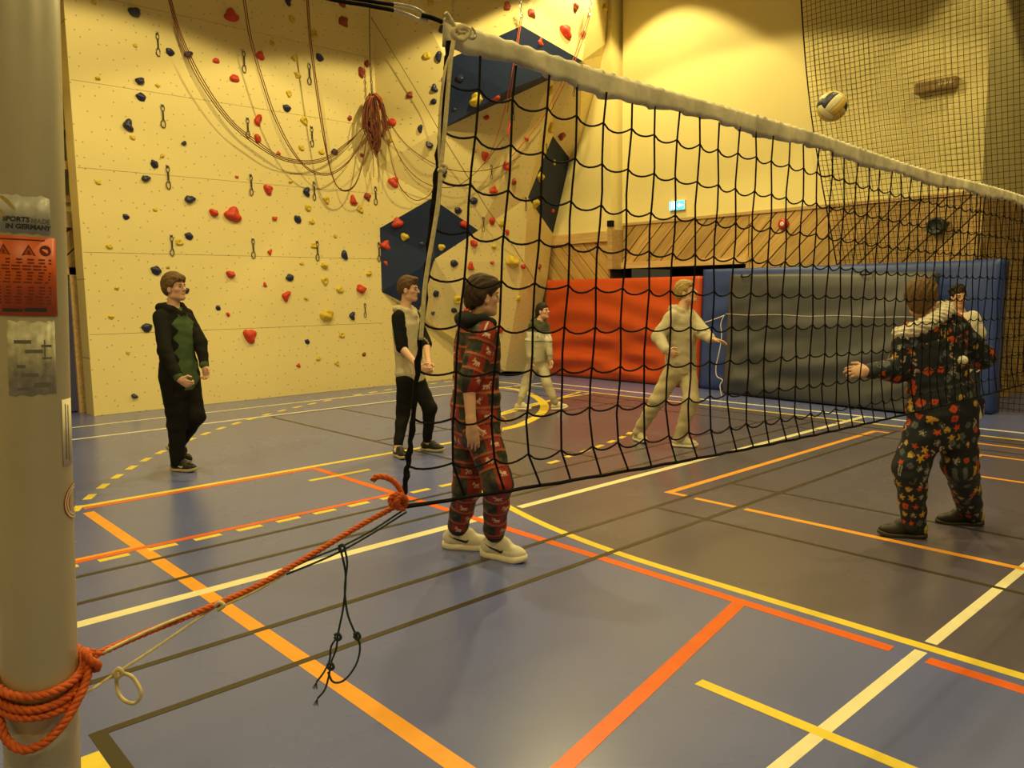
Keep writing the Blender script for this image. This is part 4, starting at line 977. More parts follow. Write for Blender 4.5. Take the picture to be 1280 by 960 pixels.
# ---- orange rope: laid of three strands
M_ORANGE = mat('orange_rope', (0.62, 0.115, 0.016), 0.75, noise=(120, 0.2), bump=(500, 0.4, 0.0008))
def laid(pts, r, pitch=0.035, strands=3, seg=6):
    """twisted rope along a dense polyline"""
    mb = MB(); P = [Vector(p) for p in pts]
    d = [0.0]
    for a, b in zip(P[:-1], P[1:]): d.append(d[-1] + (b - a).length)
    N = max(8, int(d[-1] / 0.005)); Q = []; j = 0
    for i in range(N + 1):
        s = d[-1] * i / N
        while j < len(d) - 2 and d[j + 1] < s: j += 1
        Q.append(P[j].lerp(P[j + 1], (s - d[j]) / max(1e-9, d[j + 1] - d[j])))
    for k in range(strands):
        a = None; out = []
        for i, p in enumerate(Q):
            t = (Q[min(i + 1, N)] - Q[max(i - 1, 0)]).normalized()
            a = t.orthogonal().normalized() if a is None else (a - t * a.dot(t)).normalized()
            b = t.cross(a); q = 2 * math.pi * (i * d[-1] / N / pitch + k / strands)
            out.append(p + (a * math.cos(q) + b * math.sin(q)) * r * 0.5)
        mb.tube(out, r * 0.58, seg)
    return mb
orp = empty('orange_rope', ps(0.9, 1.12, 0.06), 'bright orange rope wound round the post and tied to the lower net corner', 'rope')
def wrap(v_front, v_side, th0, th1, r=0.0068, n=40, dv=0.0):
    pts = []
    for i in range(n + 1):
        th = th0 + (th1 - th0) * i / n
        q = (1 + math.cos(th)) / 2
        z = zpx(v_front) * q + zpx(v_side) * (1 - q) + dv * (th - th0)
        pts.append(ps(th, z, PR + r + 0.001))
    return pts
for vf, vs, r in ((866, 838, 0.0068), (882, 848, 0.0066), (892, 858, 0.0066)):
    child(laid(wrap(vf, vs, -3.3, 2.2), r, 0.03).build('rope_turn', M_ORANGE, smooth=True), orp)
child(laid(catmull([ps(-1.2, zpx(880), PR + .008), ps(-0.8, zpx(912), PR + .014), ps(-0.4, zpx(926), PR + .016), ps(0.0, zpx(922), PR + .017), ps(0.4, zpx(906), PR + .018), ps(0.8, zpx(880), PR + .019), ps(1.1, zpx(864), PR + .018), ps(1.25, zpx(845), PR + .015), ps(1.5, zpx(838), PR + .01)], 8), 0.0068, 0.03).build('loose_turn', M_ORANGE, smooth=True), orp)
kn = ps(1.25, zpx(843), PR + 0.012)
child(laid(catmull([kn + Vector((0.0, 0, 0.012)), kn + to_cam * 0.012 + side_v * 0.006, kn + to_cam * 0.008 + side_v * 0.016 - UP * 0.012, kn + side_v * 0.012 - UP * 0.022, kn - to_cam * 0.006, kn + side_v * 0.014 + UP * 0.006], 6), 0.0065, 0.03).build('post_knot', M_ORANGE, smooth=True), orp)
corner = at_y(500, 630, NY - 0.02)
child(laid(catmull([kn + side_v * 0.01, at_d(180, 792, 1.24), at_d(250, 764, 1.30), at_d(320, 733, 1.37), at_d(390, 693, 1.45), at_d(450, 657, 1.52), corner], 8), 0.0058, 0.03).build('main_run', M_ORANGE, smooth=True), orp)
child(laid(catmull([corner, at_d(503, 622, 1.545), at_d(499, 610, 1.54), at_d(491, 601, 1.535), at_d(480, 596, 1.53), at_d(470, 596, 1.53), at_d(466, 601, 1.53)], 8), 0.0062, 0.03).build('free_end', M_ORANGE, smooth=True), orp)
child(laid(catmull([at_d(505, 636, 1.55), at_d(492, 633, 1.53), at_d(488, 624, 1.53), at_d(497, 618, 1.53), at_d(507, 624, 1.54), at_d(504, 634, 1.55), at_d(494, 628, 1.525), at_d(500, 620, 1.53)], 8), 0.0062, 0.03).build('corner_knot', M_ORANGE, smooth=True), orp)
# cream string beside it
cs = empty('cream_string', at_d(145, 845, 1.2), 'cream string tied from the post with a small dangling loop', 'string')
def dtube(pts, r, n=6, seg=6):
    mb = MB(); mb.tube(catmull([at_d(*p) for p in pts], n), r, seg); return mb
mb = MB(); mb.tube(catmull([ps(-0.6, zpx(893), PR + .004), ps(0.2, zpx(893), PR + .004), ps(0.8, zpx(882), PR + .006), at_d(104, 868, 1.15), at_d(146, 841, 1.2), at_d(200, 806, 1.25), at_d(270, 758, 1.32)], 6), 0.0026, 6); child(mb.build('lower_run', M_CREAM, smooth=True), cs)
child(dtube([(116, 822, 1.17), (180, 791, 1.225), (230, 770, 1.28), (270, 757, 1.32), (315, 737, 1.365), (356, 716, 1.41)], 0.0026).build('upper_run', M_CREAM, smooth=True), cs)
child(dtube([(272, 760, 1.318), (315, 741, 1.36), (356, 718, 1.41)], 0.0026).build('doubled_run', M_CREAM, smooth=True), cs)
child(dtube([(146, 841, 1.195), (146, 858, 1.195), (150, 870, 1.19), (158, 877, 1.19), (168, 879, 1.19), (175, 872, 1.19), (176, 864, 1.19), (170, 852, 1.195), (162, 844, 1.195), (150, 841, 1.195)], 0.003).build('dangling_loop', M_CREAM, smooth=True), cs)
child(dtube([(142, 843, 1.19), (148, 836, 1.19), (153, 842, 1.19), (146, 847, 1.19), (144, 840, 1.19)], 0.0035).build('knot', M_CREAM, smooth=True), cs)
child(dtube([(266, 760, 1.315), (274, 753, 1.315), (280, 757, 1.315), (272, 763, 1.315)], 0.0035).build('knot', M_CREAM, smooth=True), cs)
# dark green cord hanging from it
M_GREEN = mat('dark_green_cord', (0.015, 0.032, 0.036), 0.75)
gc = empty('green_cord', at_d(427, 685, 1.47), 'thin dark green cord hanging in knotted loops below the orange rope', 'cord')
for k, pts in enumerate([[(354, 715, 1.41), (390, 698, 1.445), (427, 683, 1.47), (465, 663, 1.51), (505, 637, 1.56)], [(358, 718, 1.41), (395, 703, 1.445), (430, 687, 1.47), (470, 664, 1.51), (508, 640, 1.56)],
                         [(425, 684, 1.465), (431, 710, 1.465), (432, 730, 1.465), (429, 760, 1.465), (424, 785, 1.465), (422, 796, 1.465)], [(431, 686, 1.465), (434, 705, 1.465), (431, 735, 1.465), (434, 765, 1.465), (441, 785, 1.465), (446, 795, 1.465)],
                         [(446, 795, 1.465), (450, 808, 1.465), (447, 826, 1.465), (438, 842, 1.465), (427, 852, 1.465), (416, 852, 1.465), (410, 840, 1.465)],
                         [(422, 796, 1.465), (414, 808, 1.465), (412, 825, 1.465), (405, 840, 1.465), (396, 852, 1.465)], [(422, 797, 1.465), (420, 812, 1.465), (414, 828, 1.465), (411, 845, 1.465), (406, 862, 1.465), (397, 873, 1.465)]]):
    child(dtube(pts, 0.0021).build('strand', M_GREEN, smooth=True), gc)
for (u, v) in ((427, 685), (422, 796), (446, 795), (413, 833)):
    child(dtube([(u - 4, v - 2, 1.462), (u + 1, v - 4, 1.462), (u + 4, v + 1, 1.462), (u, v + 4, 1.462), (u - 4, v, 1.462)], 0.003).build('knot', M_GREEN, smooth=True), gc)
for (u, v) in ((396, 852), (397, 873)):
    mb = MB()
    for k in range(6): mb.tube([at_d(u, v, 1.465), at_d(u - 6 + k * 1.3, v + 8 + (k % 3), 1.465)], 0.0006, 4)
    child(mb.build('frayed_end', mat('frayed_green', (0.05, 0.09, 0.09), 0.8)), gc)

# ================================================================ people
# Figures are grown as one smooth surface from tapered limbs (a distance field, meshed by surface nets).
class Cone:
    def __init__(s, a, b, ra, rb, tag=''):
        s.a = np.array(a, float); s.b = np.array(b, float); s.ra, s.rb, s.tag = ra, rb, tag
        s.ab = s.b - s.a; s.L2 = float(s.ab @ s.ab) + 1e-12
        r = max(ra, rb); s.lo = np.minimum(s.a, s.b) - r; s.hi = np.maximum(s.a, s.b) + r
        t = s.ab / math.sqrt(s.L2); o = np.array([0, 0, 1.0]) if abs(t[2]) < 0.8 else np.array([CA, SA, 0.0])
        s.u = np.cross(t, o); s.u /= np.linalg.norm(s.u) + 1e-12; s.w = np.cross(t, s.u)
    def d(s, X, Y, Z):
        x, y, z = X - s.a[0], Y - s.a[1], Z - s.a[2]
        t = np.clip((x * s.ab[0] + y * s.ab[1] + z * s.ab[2]) / s.L2, 0, 1)
        return np.sqrt((x - t * s.ab[0]) ** 2 + (y - t * s.ab[1]) ** 2 + (z - t * s.ab[2]) ** 2) - (s.ra + (s.rb - s.ra) * t)
    def co(s, V):                                  # length along, arc round
        q = V - s.a; t = np.clip(q @ s.ab / s.L2, 0, 1)
        return t * math.sqrt(s.L2), np.arctan2(q @ s.u, q @ s.w) * 0.5 * (s.ra + s.rb)
class Ell:
    def __init__(s, c, axes, r, tag=''):
        s.c = np.array(c, float); s.R = np.array(axes, float); s.r = np.array(r, float); s.tag = tag
        m = max(r); s.lo = s.c - m; s.hi = s.c + m
    def d(s, X, Y, Z):
        x, y, z = X - s.c[0], Y - s.c[1], Z - s.c[2]
        q = [(s.R[i][0] * x + s.R[i][1] * y + s.R[i][2] * z) / s.r[i] for i in range(3)]
        k0 = np.sqrt(q[0] ** 2 + q[1] ** 2 + q[2] ** 2) + 1e-9
        k1 = np.sqrt((q[0] / s.r[0]) ** 2 + (q[1] / s.r[1]) ** 2 + (q[2] / s.r[2]) ** 2) + 1e-9
        return k0 * (k0 - 1) / k1
    def co(s, V):
        q = (V - s.c) @ s.R.T; return q[:, 2], np.arctan2(q[:, 0], q[:, 1]) * s.r[0]
class Torso:
    """stack of elliptical sections along an axis"""
    def __init__(s, base, axes, prof, tag='torso'):
        s.c = np.array(base, float); s.R = np.array(axes, float); s.p = np.array(prof, float); s.tag = tag   # axes: lateral, front, up
        s.z0, s.z1 = s.p[0, 0], s.p[-1, 0]
        r = max(s.p[:, 1].max(), s.p[:, 2].max())
        e = [s.c + s.R[2] * s.z0, s.c + s.R[2] * s.z1]
        s.lo = np.min(e, 0) - r; s.hi = np.max(e, 0) + r
    def d(s, X, Y, Z):
        x, y, z = X - s.c[0], Y - s.c[1], Z - s.c[2]
        a, b, h = [s.R[i][0] * x + s.R[i][1] * y + s.R[i][2] * z for i in range(3)]
        hc = np.clip(h, s.z0, s.z1)
        rx = np.interp(hc, s.p[:, 0], s.p[:, 1]); ry = np.interp(hc, s.p[:, 0], s.p[:, 2])
        if s.p.shape[1] > 3: b = b - np.interp(hc, s.p[:, 0], s.p[:, 3])
        k = (np.abs(a / rx) ** 2.3 + np.abs(b / ry) ** 2.3) ** (1 / 2.3)
        dd = (k - 1) * np.minimum(rx, ry)
        ov = np.abs(h - hc)
        return np.where(ov > 0, np.sqrt(np.maximum(dd, 0) ** 2 + ov ** 2) + np.minimum(dd, 0) * 0.0, dd) if True else dd
    def co(s, V):
        q = (V - s.c) @ s.R.T; return q[:, 2], np.arctan2(q[:, 0], q[:, 1]) * 0.16
    def loc(s, V): return (V - s.c) @ s.R.T

def field(prims, h, pad=0.03, k=0.03, box=None):
    lo = np.min([p.lo for p in prims], 0) - pad; hi = np.max([p.hi for p in prims], 0) + pad
    if box is not None: lo = np.maximum(lo, box[0]); hi = np.minimum(hi, box[1])
    n = np.ceil((hi - lo) / h).astype(int) + 1
    ax = [lo[i] + h * np.arange(n[i]) for i in range(3)]
    vol = np.full(n, 0.5, np.float32)
    for p in prims:
        kk = getattr(p, 'k', k)
        sl = []
        for i in range(3):
            a = int(max(0, math.floor((p.lo[i] - kk - 0.02 - lo[i]) / h))); b = int(min(n[i], math.ceil((p.hi[i] + kk + 0.02 - lo[i]) / h) + 1)); sl.append(slice(a, max(a, b)))
        if any(s.stop <= s.start for s in sl): continue
        X = ax[0][sl[0]][:, None, None]; Y = ax[1][sl[1]][None, :, None]; Z = ax[2][sl[2]][None, None, :]
        d = p.d(X, Y, Z).astype(np.float32); v = vol[tuple(sl)]
        if getattr(p, 'cut', False):
            q = np.clip(0.5 - 0.5 * (v + d) / kk, 0, 1); vol[tuple(sl)] = v * (1 - q) - d * q + kk * q * (1 - q)
        else:
            q = np.clip(0.5 + 0.5 * (v - d) / kk, 0, 1); vol[tuple(sl)] = v * (1 - q) + d * q - kk * q * (1 - q)
    return vol, lo, h, ax
EDG = [((0, 0, 0), (1, 0, 0)), ((0, 1, 0), (1, 1, 0)), ((0, 0, 1), (1, 0, 1)), ((0, 1, 1), (1, 1, 1)), ((0, 0, 0), (0, 1, 0)), ((1, 0, 0), (1, 1, 0)), ((0, 0, 1), (0, 1, 1)), ((1, 0, 1), (1, 1, 1)),
       ((0, 0, 0), (0, 0, 1)), ((1, 0, 0), (1, 0, 1)), ((0, 1, 0), (0, 1, 1)), ((1, 1, 0), (1, 1, 1))]
def nets(vol, lo, h):
    vol[0] = vol[-1] = 0.5; vol[:, 0] = vol[:, -1] = 0.5; vol[:, :, 0] = vol[:, :, -1] = 0.5
    s = vol < 0; n = np.array(vol.shape)
    cnt = np.zeros(n - 1, np.int8)
    for dx in (0, 1):
        for dy in (0, 1):
            for dz in (0, 1): cnt += s[dx:n[0] - 1 + dx, dy:n[1] - 1 + dy, dz:n[2] - 1 + dz]
    act = np.argwhere((cnt > 0) & (cnt < 8)); idx = np.full(n - 1, -1, np.int64); idx[tuple(act.T)] = np.arange(len(act))
    acc = np.zeros((len(act), 3)); c = np.zeros(len(act))
    for a, b in EDG:
        va = vol[act[:, 0] + a[0], act[:, 1] + a[1], act[:, 2] + a[2]].astype(float); vb = vol[act[:, 0] + b[0], act[:, 1] + b[1], act[:, 2] + b[2]].astype(float)
        m = (va < 0) != (vb < 0); t = np.where(m, va / np.where(m, va - vb, 1), 0)
        acc += np.where(m[:, None], np.array(a) + t[:, None] * (np.array(b) - np.array(a)), 0); c += m
    V = lo + h * (act + acc / c[:, None])
    F = []
    for axn in range(3):
        o = [i for i in range(3) if i != axn]
        sa = [slice(None)] * 3; sb = [slice(None)] * 3; sa[axn] = slice(0, -1); sb[axn] = slice(1, None)
        A, B = s[tuple(sa)], s[tuple(sb)]
        e = np.argwhere(A != B); flip = A[tuple(e.T)]
        e = e[(e[:, o[0]] > 0) & (e[:, o[1]] > 0)]; flip = A[tuple(e.T)]
        def ci(d0, d1):
            q = e.copy(); q[:, o[0]] -= d0; q[:, o[1]] -= d1
            q = np.minimum(q, n - 2); return idx[tuple(q.T)]
        f = np.stack([ci(1, 1), ci(0, 1), ci(0, 0), ci(1, 0)], 1)
        if axn == 1: flip = ~flip
        f = np.where(flip[:, None], f, f[:, ::-1]); F.append(f[(f >= 0).all(1)])
    return V, np.concatenate(F)
def v3(v): return np.array((v.x, v.y, v.z))

# ---- printed motifs
def bits(s): return np.array([[c != '.' for c in r] for r in s.split()], bool)
DEER = bits('x.x....... .xx....... ..xx...... .xxx...... xx.xxxxxx. ...xxxxxxx ...xxxxxx. ...x.x.xx. ..xx.x..x. ..x..xx.xx')
STAR = bits('.....x..... .....x..... ....xxx.... xxxxxxxxxxx .xxxxxxxxx. ..xxxxxxx.. ...xxxxx... ..xxxxxxx.. ..xxx.xxx.. .xx.....xx. ...........')
FLAKE = bits('.....x..... ..x..x..x.. ...x.x.x... ....xxx.... .x..xxx..x. xxxxxxxxxxx .x..xxx..x. ....xxx.... ...x.x.x... ..x..x..x.. .....x.....')
GINGER = bits('....xxx.... ....xxx.... .x..xxx..x. xxxxxxxxxxx .xxxxxxxxx. ...xxxxx... ...xxxxx... ...xxxxx... ..xxx.xxx.. ..xx...xx.. .xxx...xxx.')
HAT = bits('........... ....xxx.... ...xxxxx... ..xxxxxxx.. ..xxxxxxx.. .xxxxxxxxx. .xxxxxxxxx. .xxxxxxxxx. ........... .xxxxxxxxx. ...........')
CANE = bits('...xxxx.... ..xx..xx... ..xx..xx... ......xx... .....xx.... .....xx.... ....xx..... ....xx..... ...xx...... ...xx...... ...........')
GIFT = bits('........... ..xxxxxxx.. .xxxxxxxxx. .xxxxxxxxx. .xxxx.xxxx. .xxxx.xxxx. .xxxx.xxxx. .xxxxxxxxx. .xxxxxxxxx. ..xxxxxxx.. ...........')
def sample(bm, x, y):                              # x, y in 0..1, y up
    H_, W_ = bm.shape; i = np.clip(((1 - y) * H_).astype(int), 0, H_ - 1); j = np.clip((x * W_).astype(int), 0, W_ - 1)
    return bm[i, j] & (x >= 0) & (x < 1) & (y >= 0) & (y < 1)
def hashf(a, b, s=0): 
    v = np.sin(a * 127.1 + b * 311.7 + s * 74.7) * 43758.5453; return v - np.floor(v)
def print_reindeer(s, a, off):
    n = len(s); col = np.empty((n, 3))
    RH = 0.092; q = s / RH + off * 0.31; row = np.floor(q); fr = q - row
    CW = 0.115; qc = a / CW + 0.5 * (row % 2); cx = np.floor(qc); fc = qc - cx
    red = ((cx + row) % 2) == 0
    col[:] = np.where(red[:, None], np.array([0.25, 0.018, 0.010]), np.array([0.020, 0.020, 0.016]))
    g = (~red) & (hashf(np.floor(qc * 4), np.floor(q * 4)) > 0.72); col[g] = (0.045, 0.048, 0.03)
    m = red & sample(DEER, (fc - 0.26) / 0.48, (fr - 0.24) / 0.46); col[m] = (0.62, 0.46, 0.33)
    st = (fr < 0.075) | (fr > 0.925); col[st] = (0.36, 0.085, 0.035)
    st2 = (fr > 0.83) & (fr < 0.885); col[st2] = (0.02, 0.015, 0.012)
    return col
def print_xmas(s, a, off):
    n = len(s); col = np.tile(np.array([0.012, 0.017, 0.026]), (n, 1))
    P_ = 0.066
    MOT = [(STAR, (0.55, 0.075, 0.015)), (FLAKE, (0.36, 0.36, 0.33)), (GINGER, (0.60, 0.33, 0.03)), (HAT, (0.56, 0.36, 0.07)), (CANE, (0.55, 0.36, 0.30)), (GIFT, (0.52, 0.07, 0.015)), (GIFT, (0.10, 0.12, 0.14)), (CANE, (0.09, 0.11, 0.13))]
    for dr in (0, 1):
        qr = s / P_ + 7.3 * off + 0.5 * dr; r = np.floor(qr); fr = qr - r
        qc = a / P_ + 0.5 * dr + hashf(r, 5 + dr) ; c = np.floor(qc); fc = qc - c
        ty = np.floor(hashf(r, c, 3 + off + dr) * 8).astype(int)
        ang = (hashf(r, c, 9) - 0.5) * 1.6; x = fc - 0.5; y = fr - 0.5
        sz = 0.62 + 0.25 * hashf(r, c, 12)
        x2 = (x * np.cos(ang) - y * np.sin(ang)) / sz + 0.5; y2 = (x * np.sin(ang) + y * np.cos(ang)) / sz + 0.5
        keep = hashf(r, c, 31 + dr) > (0.22 if dr == 0 else 0.80)
        for k, (bm, cc) in enumerate(MOT):
            m = (ty == k) & keep & sample(bm, x2, y2); col[m] = cc
    return col

M_SKIN = mat('skin', (0.6, 0.36, 0.24), 0.5, attr='Col', noise=(40, 0.04), bump=(300, 0.1, 0.001))
M_CLOTH = mat('cotton_cloth', (0.5, 0.5, 0.5), 0.88, attr='Col', noise=(90, 0.08), bump=(380, 0.35, 0.001), spec=0.15)
M_FLEECE = mat('printed_fleece', (0.5, 0.5, 0.5), 0.6, attr='Col', bump=(300, 0.3, 0.0012), spec=0.35)
M_FUR = mat('white_fur', (0.80, 0.74, 0.60), 0.9, noise=(60, 0.15), bump=(140, 0.9, 0.01))
M_EYE = mat('eye_white', (0.28, 0.24, 0.20), 0.7, spec=0.1); M_IRIS = mat('iris', (0.02, 0.013, 0.008), 0.6, spec=0.1)
def hair_mat(n, c): return mat('hair_' + n, c, 0.6, spec=0.25, noise=(70, 0.35), bump=(160, 0.7, 0.006))

def wr_field(vol, ax, amp, seed, k=1.0):
    """cloth folds: warped ripples added to the distance field"""
    R = random.Random(seed); X, Y, Z = ax[0][:, None, None], ax[1][None, :, None], ax[2][None, None, :]
    p = [R.uniform(0, 6.28) for _ in range(8)]
    X = X * k; Y = Y * k; Z = Z * k
    wx = np.sin(9 * X + 7 * Y + p[0]); wy = np.sin(7 * Y - 10 * X + 6 * Z + p[1])
    f = 0.5 * np.sin(46 * Z + 2.6 * wx + 1.6 * wy + p[2]) + 0.5 * np.sin(30 * Z + 20 * (X - Y) * 0.8 + 2.2 * wy + p[3]) + 0.35 * np.sin(75 * Z + 30 * X + 3 * wx + p[4]) * wy
    vol += (amp * f).astype(np.float32)

def build(name, prims, h, m, parent, color=None, k=0.03, fold=0.0, seed=0, cuts=(), box=None, mats=None):
    vol, lo, h, ax = field(prims, h, k=k, box=box)
    if fold: wr_field(vol, ax, fold, seed)
    for (p0, nrm) in cuts:                          # keep the side nrm points to
        X, Y, Z = ax[0][:, None, None] - p0[0], ax[1][None, :, None] - p0[1], ax[2][None, None, :] - p0[2]
        np.maximum(vol, -(X * nrm[0] + Y * nrm[1] + Z * nrm[2]).astype(np.float32), out=vol)
    V, F = nets(vol, lo, h)
    cols = color(V) if color else None
    o = me_obj(name, V, F, m, None, True, cols)
    child(o, parent)
    return o
def nearest(prims, V):
    D = np.stack([p.d(V[:, 0], V[:, 1], V[:, 2]) for p in prims]); i = D.argmin(0)
    S = np.zeros(len(V)); A = np.zeros(len(V))
    for k, p in enumerate(prims):
        m = i == k
        if m.any(): S[m], A[m] = p.co(V[m])
    return i, S, A

def person(label, d, head, neck, pel, face, chest, arms, legs, clothes, hair, s=1.0, skin=(0.60, 0.35, 0.225), shoes=None, hs=1.0, name='person', hands=None, tilt=0.0, hres=0.006, cres=0.009, lean=0.0, shw=0.150, width=1.0):
    D3 = lambda r, a, z=0.0: np.array((RIGHT * r + AWAY * a + UP * z)[:])
    G = lambda q, dd=0.0: v3(at_d(q[0], q[1], d + (q[2] if len(q) > 2 else dd)))
    nz = lambda v: v / (np.linalg.norm(v) + 1e-12)
    hd, nk, pl = G(head), G(neck), G(pel)
    cf = nz(D3(*chest)); up = nz(nk - pl); cf = nz(cf - up * (cf @ up)); rl = np.cross(cf, up)         # rl: the figure's right-hand side
    tl = np.linalg.norm(nk - pl)
    sh = {1: nk + rl * shw * s - up * 0.055 * s, 2: nk - rl * shw * s - up * 0.055 * s}
    hp = {1: pl + rl * 0.088 * s - up * 0.03, 2: pl - rl * 0.088 * s - up * 0.03}
    el, wrs, kn, an, ft = {}, {}, {}, {}, {}
    for i in (1, 2):
        el[i], wrs[i] = G(arms[i][0]), G(arms[i][1])
        kn[i] = G(legs[i][0]); q = legs[i][1]
        an[i] = v3(at_z(q[1], q[2], 0.095)) if q[0] == 'g' else G(q)
        f = legs[i][2]; ft[i] = nz(D3(*f))
    base = (an[1] + an[2]) / 2
    t = empty(name, (base[0], base[1], 0), label, 'person')
    # --- head frame
    ff = nz(D3(*face)); hu = nz(np.array([0, 0, 1.0]) + (ff * tilt)); hf = nz(ff - hu * (ff @ hu)); hr = np.cross(hf, hu)
    AX = np.array([hr, hf, hu])
    hp3 = lambda x, y, z: hd + hs * (hr * x + hf * y + hu * z)
    def HE(c, r, k=0.02, cut=False):
        e = Ell(hp3(*c), AX, [q * hs for q in r]); e.k = k; e.cut = cut; return e
    def HC(a, b, ra, rb, k=0.012, cut=False):
        c = Cone(hp3(*a), hp3(*b), ra * hs, rb * hs); c.k = k; c.cut = cut; return c
    head_p = [HE((0, -0.012, 0.03), (0.074, 0.095, 0.092)), HE((0, 0.022, -0.045), (0.056, 0.066, 0.074), 0.03), HE((0, 0.066, -0.098), (0.024, 0.02, 0.018), 0.02),
              HC((0.045, 0.0, -0.075), (0.012, 0.06, -0.098), 0.018, 0.016, 0.025), HC((-0.045, 0.0, -0.075), (-0.012, 0.06, -0.098), 0.018, 0.016, 0.025),
              HE((0.040, 0.055, -0.022), (0.022, 0.02, 0.018), 0.02), HE((-0.040, 0.055, -0.022), (0.022, 0.02, 0.018), 0.02), HC((-0.03, 0.076, 0.022), (0.03, 0.076, 0.022), 0.011, 0.011, 0.015),
              HE((0.031, 0.099, 0.003), (0.016, 0.018, 0.008), 0.008, True), HE((-0.031, 0.099, 0.003), (0.016, 0.018, 0.008), 0.008, True),
              HC((0, 0.086, 0.012), (0, 0.108, -0.026), 0.008, 0.0115, 0.008), HE((0.011, 0.094, -0.030), (0.008, 0.009, 0.007), 0.006), HE((-0.011, 0.094, -0.030), (0.008, 0.009, 0.007), 0.006),
              HC((-0.018, 0.081, -0.060), (0.018, 0.081, -0.060), 0.0065, 0.0065, 0.006), HC((-0.014, 0.080, -0.072), (0.014, 0.080, -0.072), 0.0075, 0.0075, 0.006), HC((-0.02, 0.094, -0.0655), (0.02, 0.094, -0.0655), 0.003, 0.003, 0.003, True),
              HE((0.077, -0.008, -0.014), (0.010, 0.020, 0.032), 0.006), HE((-0.077, -0.008, -0.014), (0.010, 0.020, 0.032), 0.006),
              HE((0.088, 0.0, -0.010), (0.007, 0.010, 0.018), 0.004, True), HE((-0.088, 0.0, -0.010), (0.007, 0.010, 0.018), 0.004, True)]
    nck = [Cone(hp3(0, -0.022, -0.06), nk + up * 0.01 * s, 0.052 * s, 0.056 * s), Cone(nk + up * 0.01 * s, nk - up * 0.06 * s, 0.056 * s, 0.07 * s)]
    for c in nck: c.k = 0.03
    # --- body under the clothes
    BX = np.array([rl, cf, up])
    def prof(g, wst=1.0, w=width):
        q = tl
        return [(-0.10 * s, (0.135 * s + g) * w, (0.10 * s + g)), (0.04 * s, (0.155 * s + g) * w, (0.112 * s + g)), (0.18 * s, (0.135 * s * wst + g) * w, 0.100 * s + g), (q * 0.55, (0.148 * s + g) * w, 0.108 * s + g), (q * 0.80, (0.150 * s + g) * w, 0.108 * s + g), (q * 0.93, (0.115 * s + g) * w, 0.085 * s + g), (q * 1.0, 0.066 * s + g * 0.7, 0.066 * s + g * 0.6)]
    body_t = Torso(pl, BX, prof(0.0))
    limbs = []
    for i in (1, 2):
        limbs += [Cone(sh[i], el[i], 0.052 * s, 0.042 * s, 'ua'), Cone(el[i], wrs[i], 0.042 * s, 0.028 * s, 'fa'), Cone(hp[i], kn[i], 0.082 * s, 0.056 * s, 'th'), Cone(kn[i], an[i], 0.056 * s, 0.036 * s, 'ca'), Cone(an[i], an[i] + ft[i] * 0.1 * s - np.array([0, 0, 0.04]), 0.035 * s, 0.028 * s, 'fo')]
    hand_p = {1: [], 2: []}
    for i in (1, 2):
        fd = nz(wrs[i] - el[i]); hh = (hands or {}).get(i, {})
        hdv = nz(D3(*hh['dir'])) if 'dir' in hh else nz(fd + np.array([0, 0, -0.25]))
        pn = nz(D3(*hh['palm'])) if 'palm' in hh else (-rl if i == 1 else rl)
        pn = nz(pn - hdv * (pn @ hdv)); sd = np.cross(hdv, pn); sd = sd if (sd @ cf) > 0 else -sd                # sd: thumb side, forwards
        if 'thumb' in hh: sd = nz(D3(*hh['thumb'])); sd = nz(sd - hdv * (sd @ hdv)); pn = np.cross(sd, hdv) if np.cross(sd, hdv) @ pn > 0 else -np.cross(sd, hdv)
        w0 = wrs[i]; z = s; curl = hh.get('curl', 0.55)
        P = [Cone(w0 - fd * 0.03, w0 + hdv * 0.03 * z, 0.027 * z, 0.026 * z), Ell(w0 + hdv * 0.058 * z, [sd, pn, hdv], [0.042 * z, 0.017 * z, 0.05 * z])]
        for q in P: q.k = 0.02
        for fi, (off, ln) in enumerate(((0.031, 0.072), (0.011, 0.082), (-0.010, 0.076), (-0.029, 0.058))):
            p = w0 + hdv * (0.094 - 0.006 * abs(fi - 1)) * z + sd * off * z; dv = hdv.copy(); a = curl * (0.5 + 0.12 * fi)
            for sg, fr in enumerate((0.45, 0.32, 0.23)):
                a2 = a if sg == 0 else curl * 0.9
                dv = nz(dv * math.cos(a2) + np.cross(sd, dv) * math.sin(a2) * (1 if np.cross(sd, dv) @ pn > 0 else -1)) if sg == 0 else nz(dv * math.cos(a2) + nz(np.cross(sd, dv) * (1 if (np.cross(sd, hdv) @ pn) > 0 else -1)) * math.sin(a2))
                e = p + dv * ln * fr * z; c = Cone(p, e, (0.0092 - 0.0012 * sg) * z, (0.0082 - 0.0012 * sg) * z); c.k = 0.004; P.append(c); p = e
        b0 = w0 + hdv * 0.030 * z + sd * 0.032 * z; b1 = b0 + nz(hdv * 0.6 + sd * 0.7 + pn * 0.35) * 0.042 * z; b2 = b1 + nz(hdv * 0.95 + sd * 0.15 + pn * 0.3) * 0.032 * z
        for c in (Cone(w0 + hdv * 0.02 * z + sd * 0.012 * z, b0, 0.017 * z, 0.014 * z), Cone(b0, b1, 0.0125 * z, 0.0105 * z), Cone(b1, b2, 0.0105 * z, 0.0085 * z)): c.k = 0.006; P.append(c)
        hand_p[i] = P
    allp = [body_t] + limbs + nck + head_p + hand_p[1] + hand_p[2]
    sk = np.array(skin)
